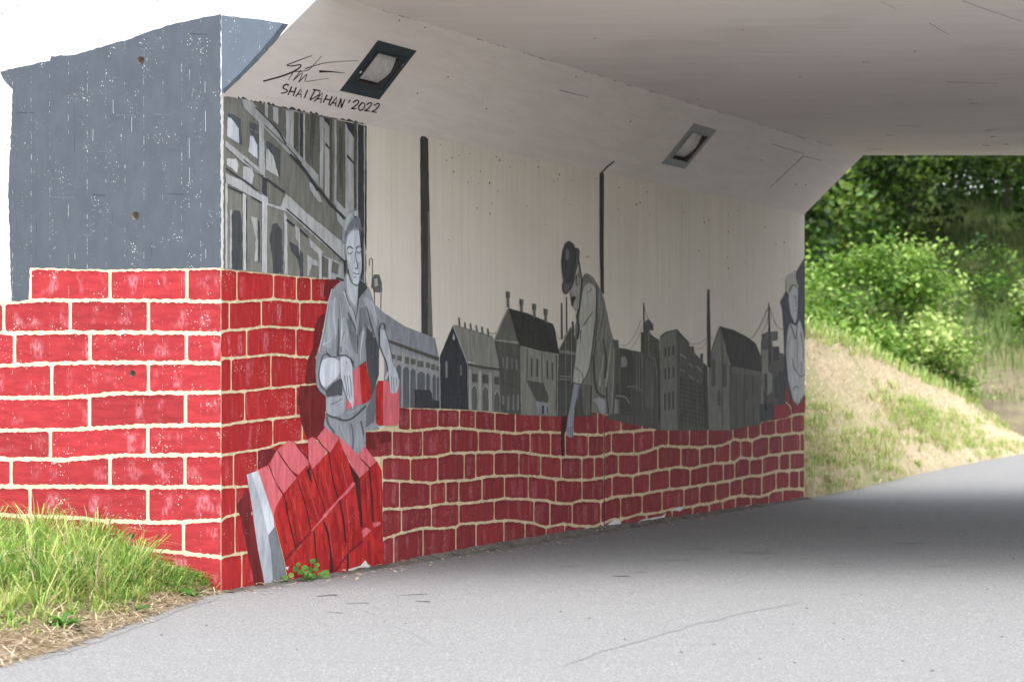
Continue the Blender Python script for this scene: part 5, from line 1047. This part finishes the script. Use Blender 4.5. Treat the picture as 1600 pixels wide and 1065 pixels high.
# seedling in the gutter below the brick pile
sp = ground(478, 908); st = thing('gutter_weed', sp, 'small bright green round-leaved weed growing where the brick pile meets the asphalt', 'plant')
def tube(name, p, q, r0, r1, mat, parent, k=6):
    p, q = Vector(p), Vector(q); d = (q - p).normalized(); a = d.orthogonal().normalized(); b = d.cross(a)
    V = [p + (a * math.cos(i * 2 * math.pi / k) + b * math.sin(i * 2 * math.pi / k)) * r0 for i in range(k)] + [q + (a * math.cos(i * 2 * math.pi / k) + b * math.sin(i * 2 * math.pi / k)) * r1 for i in range(k)]
    return mesh(name, V, [[i, (i + 1) % k, k + (i + 1) % k, k + i] for i in range(k)] + [list(range(k, 2 * k))], mat, parent, smooth=True)
for px, py, r_ in ((446, 902, .026), (455, 898, .022), (462, 888, .026), (470, 893, .03), (476, 886, .026), (481, 896, .034), (488, 899, .028), (489, 876, .026), (495, 882, .024), (500, 897, .022), (508, 896, .036), (484, 889, .022), (466, 881, .018), (493, 889, .024), (474, 902, .018)):
    u, vv = WALL.st(px, py); lo = random.uniform(.03, .16); tip = hit(px, py, C0 + WN * lo, WN); b0 = sp + Vector((random.uniform(-.06, .06), random.uniform(-.04, .04), 0)) if px > 455 else ground(447, 910)
    tube('stem', b0, tip, .0022, .0014, MT['broad'], st, 4)
    nm = (Vector((0, -1, .8)) + Vector((random.uniform(-.6, .6), 0, random.uniform(-.4, .4)))).normalized(); a = nm.orthogonal().normalized(); b = nm.cross(a)
    V = [tip + (a * math.cos(i * math.pi / 5) + b * math.sin(i * math.pi / 5)) * r_ * (1 + .12 * math.sin(i * 2.7)) for i in range(10)] + [tip - nm * .004]
    o_ = mesh('leaf', V, [[i, (i + 1) % 10, 10] for i in range(10)], MT['broad'], st); at = o_.data.attributes.new('tint', 'FLOAT', 'POINT'); at.data.foreach_set('value', [random.uniform(.45, 1)] * 11)

# blades on the dry slope: a mat of straw and green tufts
n = 17000; px = RNG.uniform(1190, 1900, n); t = RNG.uniform(0.0, 1.03, n) ** .8
B = np.array([slope_pt(a, min(b, 1.0)) for a, b in zip(px, t)])
prop(blades('slope_straw', B - [0, 0, .02], RNG.uniform(.03, .10, n), RNG.uniform(.008, .02, n), 1.5, MT['slopeg'], None, np.clip(RNG.normal(.80, .14, n), 0, 1)), kind='stuff')
B, Hh, Tn = [], [], []
while len(B) < 24000:
    a = random.uniform(1190, 1900); b = random.random() ** .85
    f = math.sin(a * .029 + b * 8) + math.sin(a * .011 - b * 6 + 1) + 1.1 * (b < .3) - .5 * (b > .6) + random.gauss(0, .7)
    if f < .35: continue
    c = slope_pt(a, min(1, b)); hg = random.uniform(.07, .2); tn = random.choice([.2, .3, .42, .5]); rr = random.uniform(.04, .14)
    for k in range(random.randint(10, 34)):
        B.append((c.x + random.gauss(0, rr), c.y + random.gauss(0, rr), c.z - .02 + random.gauss(0, .01))); Hh.append(hg * random.uniform(.5, 1.2)); Tn.append(min(1, max(0, random.gauss(tn, .12))))
prop(blades('slope_tufts', np.array(B), np.array(Hh), RNG.uniform(.008, .018, len(B)), .9, MT['slopeg'], None, np.array(Tn)), kind='stuff')
# taller blades along the crest
n = 1500; px = RNG.uniform(1190, 1720, n); t = RNG.uniform(.93, 1, n); B = np.array([slope_pt(a, b) for a, b in zip(px, t)])
prop(blades('crest_grass', B - [0, 0, .02], RNG.uniform(.12, .34, n), RNG.uniform(.01, .02, n), .7, MT['slopeg'], None, np.clip(RNG.normal(.25, .2, n), 0, 1)), kind='stuff')
# long grass on the hillside
n = 30000; d_ = 41 + 49 * RNG.uniform(0, 1, n) ** .9; px = RNG.uniform(1180, 2000, n)
B = np.array([((a - 800) / K * b, b, hill_z(a, b) - .03 - (max(0, .9 + (50 - b) * .06) if b < 50 else 0)) for a, b in zip(px, d_)])
tn = np.clip(RNG.normal(.42, .2, n) + .5 * (d_ < 60) * (px > 1420) + .15 * np.sin(px * .03 + d_) - .28 * np.clip((d_ - 66) / 12, 0, 1), 0, 1)  # blades tinted darker uphill, tree shade put into their colour
prop(blades('hill_grass', B, RNG.uniform(.25, .75, n) * np.where(d_ < 58, .3, 1), RNG.uniform(.014, .034, n), .8, MT['hillg'], None, tn), kind='stuff')

# shrubs and trees: trunk, limbs, crown of leaf clumps
def limb_path(p, q, r0, r1, mat, parent, name='branch'):
    mid = (p + q) / 2 + Vector((random.uniform(-.1, .1), random.uniform(-.1, .1), random.uniform(0, .15))) * (q - p).length
    tube(name, p, mid, r0, (r0 + r1) / 2, mat, parent); return tube(name, mid, q, (r0 + r1) / 2, r1, mat, parent)
def plant(name, base, H, Rr, n, size, mat, label, cat, group, trunk=.0, nclump=26, spread=.38, tmean=.5, low=.12):
    t = thing(name, base, label, cat, group); cs = []
    for k in range(nclump):
        while True:
            p = Vector((random.uniform(-1, 1), random.uniform(-1, 1), random.uniform(-1, 1)))
            if .25 < p.length < 1: break
        cs.append(base + Vector((p.x * Rr, p.y * Rr, H * (low + (1 - low) * (.5 + .5 * p.z)))))
    w_ = RNG.uniform(.4, 1.4, nclump); idx = RNG.choice(nclump, n, p=w_ / w_.sum()); C = np.array([tuple(c) for c in cs])[idx]
    pts = C + RNG.normal(0, 1, (n, 3)) * Rr * spread * .5 * np.array([1, 1, .75])
    ct = RNG.normal(tmean, .24, nclump)[idx]; rel = (pts[:, 2] - base.z) / H
    tn_ = np.clip(ct + RNG.normal(0, .16, n), 0, 1)
    leaves('crown', pts, size * 1.12, mat, t, tn_)
    top = base + Vector((0, 0, H * (low + .3)))
    tube('trunk', base - Vector((0, 0, .3)), top, max(.03, trunk), max(.02, trunk * .55), MT['bark'], t, 8)
    for c_ in random.sample(cs, min(7, nclump)): limb_path(base + (top - base) * random.uniform(.35, .95), c_, max(.016, trunk * .3), .008, MT['bark'], t)
    return t
def on_hill(px, d, dz_=0): return Vector(((px - 800) / K * d, d, hill_z(px, d) + dz_))
SG = 'leafy shrubs beyond the underpass'
sh_ = [(1300, 50, 3.3, 1.35, 5200, 'leafy green shrub just right of the wall end, half hidden by it'), (1385, 51, 3.75, 1.35, 6200, 'tallest bright green shrub behind the dry slope'), (1452, 49.5, 2.3, 1.0, 3600, 'round bright shrub at the low end of the row behind the dry slope'),
       (1345, 47.5, 1.9, 1.1, 3800, 'low bright shrub in front of the taller ones, touching the slope crest'), (1240, 52, 3.4, 1.4, 3600, 'green shrub mostly hidden behind the far end of the mural wall'), (1480, 54, 3.3, .45, 700, 'slender shrub with pale sprays standing up against the grassy hill')]
for px, d, H, Rr, n_, lab in sh_:
    b = on_hill(px, d); b.z -= .35 if d < 51 else 0; plant('shrub', b, H, Rr, n_, .115, MT['leaf'], lab, 'shrub', SG, .04, 34, .42, .55, .05)
plant('shrub', on_hill(1600, 62), 2.4, .9, 1000, .12, MT['leaf'], 'sparse shrub on the grassy hill at the right edge', 'shrub', SG, .04, 14, .5, .5, .1)
plant('shrub', on_hill(1530, 67), 2.2, .8, 900, .12, MT['leafd'], 'small dark shrub halfway up the grassy hill', 'shrub', SG, .04, 14, .5, .5, .1)
TGp = 'trees on top of the hill'
tr = [(1215, 66, 6.5, 2.3, 5200, 'dark leafy tree low behind the shrubs next to the wall end'), (1310, 72, 6.4, 2.6, 6500, 'dark green tree directly behind the tallest shrub'), (1420, 80, 6.0, 2.6, 6500, 'dense green tree at the hilltop above the shrubs'),
      (1500, 88, 7.5, 2.8, 6000, 'green tree on the hilltop above the long grass'), (1575, 84, 7.0, 2.4, 5200, 'bushy tree at the hilltop near the right edge'), (1640, 78, 7.5, 2.4, 4200, 'broad tree just past the right edge with its trunk on the hill'),
      (1360, 98, 10, 4.0, 8000, 'tall dark tree in the back row behind the middle of the opening'), (1540, 104, 11, 4.2, 8000, 'tall dark tree in the back row towards the right'), (1240, 95, 11, 4.0, 7000, 'tall dark tree in the back row behind the wall end'), (1450, 112, 12, 4.4, 8000, 'tallest tree far back in the shade'), (1680, 100, 11, 4.2, 6000, 'tall dark tree far back beyond the right edge'), (1130, 80, 8, 3, 3000, 'dark tree hidden behind the mural wall')]
for px, d, H, Rr, n_, lab in tr: plant('tree', on_hill(px, d), H, Rr, n_, .20 if d < 90 else .27, MT['leafd'], lab, 'tree', TGp, .14, 40, .40, .46, .04)
def high_tree(px, d, zc, Rr, n, label, tr_=.2):
    b = on_hill(px, d); t = thing('tree', b, label, 'tree', TGp); c = b + Vector((0, 0, zc))
    tube('trunk', b - Vector((0, 0, .3)), c, tr_, tr_ * .6, MT['bark'], t, 10); cs = []
    for k in range(36):
        p = Vector((random.gauss(0, .5), random.gauss(0, .5), random.gauss(0, .32))); cs.append(c + Vector((0, 0, Rr * .55)) + p * Rr)
    idx = RNG.integers(0, 36, n); pts = np.array([tuple(q) for q in cs])[idx] + RNG.normal(0, 1, (n, 3)) * Rr * .17
    pts[:, 2] = np.maximum(pts[:, 2], c.z - .6)
    leaves('crown', pts, .24, MT['leafd'], t, np.clip(RNG.normal(.45, .2, n), 0, 1))
    for q in cs[:9]: limb_path(c - Vector((0, 0, .5)), q, tr_ * .4, .02, MT['bark'], t)
high_tree(1610, 70, 5.2, 4.6, 9000, 'tree whose bare brown trunk stands in the long grass at the right edge')
high_tree(1700, 74, 5.6, 5.0, 8000, 'unseen high-crowned tree added past the right edge to shade the hill', .16)  # out-of-view tree added so its crown shades the hill

# undergrowth at the wood's edge
n = 24000; d_ = RNG.uniform(84, 120, n); px = RNG.uniform(1150, 1900, n)
B = np.array([((a - 800) / K * b, b, hill_z(a, b) + RNG.uniform(0, 5)) for a, b in zip(px, d_)])
prop(leaves('undergrowth', B, .24, MT['leafd'], None, np.clip(RNG.normal(.35, .2, n), 0, 1)), kind='stuff')

# ================================================================ SMALL THINGS ON THE ASPHALT
n = 70; V, F = [], []
for k in range(n):
    px = random.uniform(60, 1600); py = random.uniform(800, 1060)
    lim = 925 - .1612 * (px - 345) if px > 345 else float(np.interp(px, [0, 100, 200, 280, 345], [1042, 1014, 977, 948, 930]))
    if py < lim + 6: continue
    g_ = ground(px, py); r_ = random.uniform(.004, .012); b = len(V)
    for a in range(6): V.append((g_.x + r_ * math.cos(a * 1.05) * random.uniform(.7, 1.5), g_.y + r_ * 1.4 * math.sin(a * 1.05) * random.uniform(.7, 1.5), .001))
    V.append((g_.x, g_.y, r_ * .8)); F += [[b + a, b + (a + 1) % 6, b + 6] for a in range(6)]
prop(mesh('pebbles', V, F, MT['stone']), kind='stuff')
n = 420; V, F, T_ = [], [], []
for k in range(n):
    px = 345 + 912 * random.random() ** 1.2; u = WALL.st(px, 700)[0]; p_ = WALL.p(u, 0, .02 + abs(random.gauss(0, .16))); p_.z = .03 if (p_ - WALL.p(u, 0)).length < .1 else .004
    a = random.uniform(0, 6.28); l_ = random.uniform(.008, .045); w2_ = random.uniform(.003, .014); d_ = Vector((math.cos(a), math.sin(a), random.uniform(-.1, .3))); s_ = Vector((-math.sin(a), math.cos(a), 0)); b = len(V)
    V += [p_ - d_ * l_, p_ + s_ * w2_, p_ + d_ * l_, p_ - s_ * w2_]; F.append([b, b + 1, b + 2, b + 3]); T_ += [random.random()] * 4
o = mesh('leaf_litter', V, F, MT['straw']); at = o.data.attributes.new('tint', 'FLOAT', 'POINT'); at.data.foreach_set('value', T_); prop(o, kind='stuff')

ROAD = Plane(Vector((0, 0, .003)), Zv, Vector((1, 0, 0)), Vector((0, 1, 0)))
for p_, wd in (([(495, 931), (512, 929), (527, 928.5)], 2.4), ([(541, 942), (558, 941.5), (576, 941)], 1.2), ([(625, 929), (645, 928), (667, 927)], 1.2), ([(648, 938), (672, 939)], 1.6), ([(510, 955), (536, 957)], .9), ([(958, 899), (984, 899.5)], 1.8), ([(990, 893), (1010, 893.5)], 1),
               ([(1400, 848.5), (1440, 848)], 2), ([(1336, 824.5), (1352, 824.5)], 1.3), ([(1060, 858), (1110, 857)], 1), ([(1140, 862), (1215, 864)], 1), ([(1450, 884), (1480, 884)], 1), ([(780, 897), (800, 896)], .8), ([(1290, 879), (1330, 880)], .8), ([(870, 885), (905, 884)], .9), ([(1020, 876), (1080, 874)], .8)):
    o = strokes('tyre_scuff', ROAD, [(p_, wd * .3, wd * .6)], MT['scuff'], None, 1); o['kind'] = 'structure'
cr = []; x_, y_ = 880., 1040.
while x_ < 1260:
    cr.append((x_, y_)); x_ += random.uniform(8, 16); y_ -= random.uniform(1.6, 5.2) * (1.25 - .6 * (x_ - 880) / 380)
o = strokes('asphalt_crack', ROAD, [(cr, .55, .3)], MT['scuff2'], None, 1); o['kind'] = 'structure'
cr = []; x_, y_ = 345., 931.
while x_ > 60: cr.append((x_, y_)); x_ -= random.uniform(7, 14); y_ = float(np.interp(x_, [0, 100, 200, 280, 345], [1046, 1019, 984, 953, 933])) + random.uniform(-1, 2.5)
o = strokes('asphalt_crack', ROAD, [(cr, .45, .6)], MT['scuff2'], None, 1); o['kind'] = 'structure'
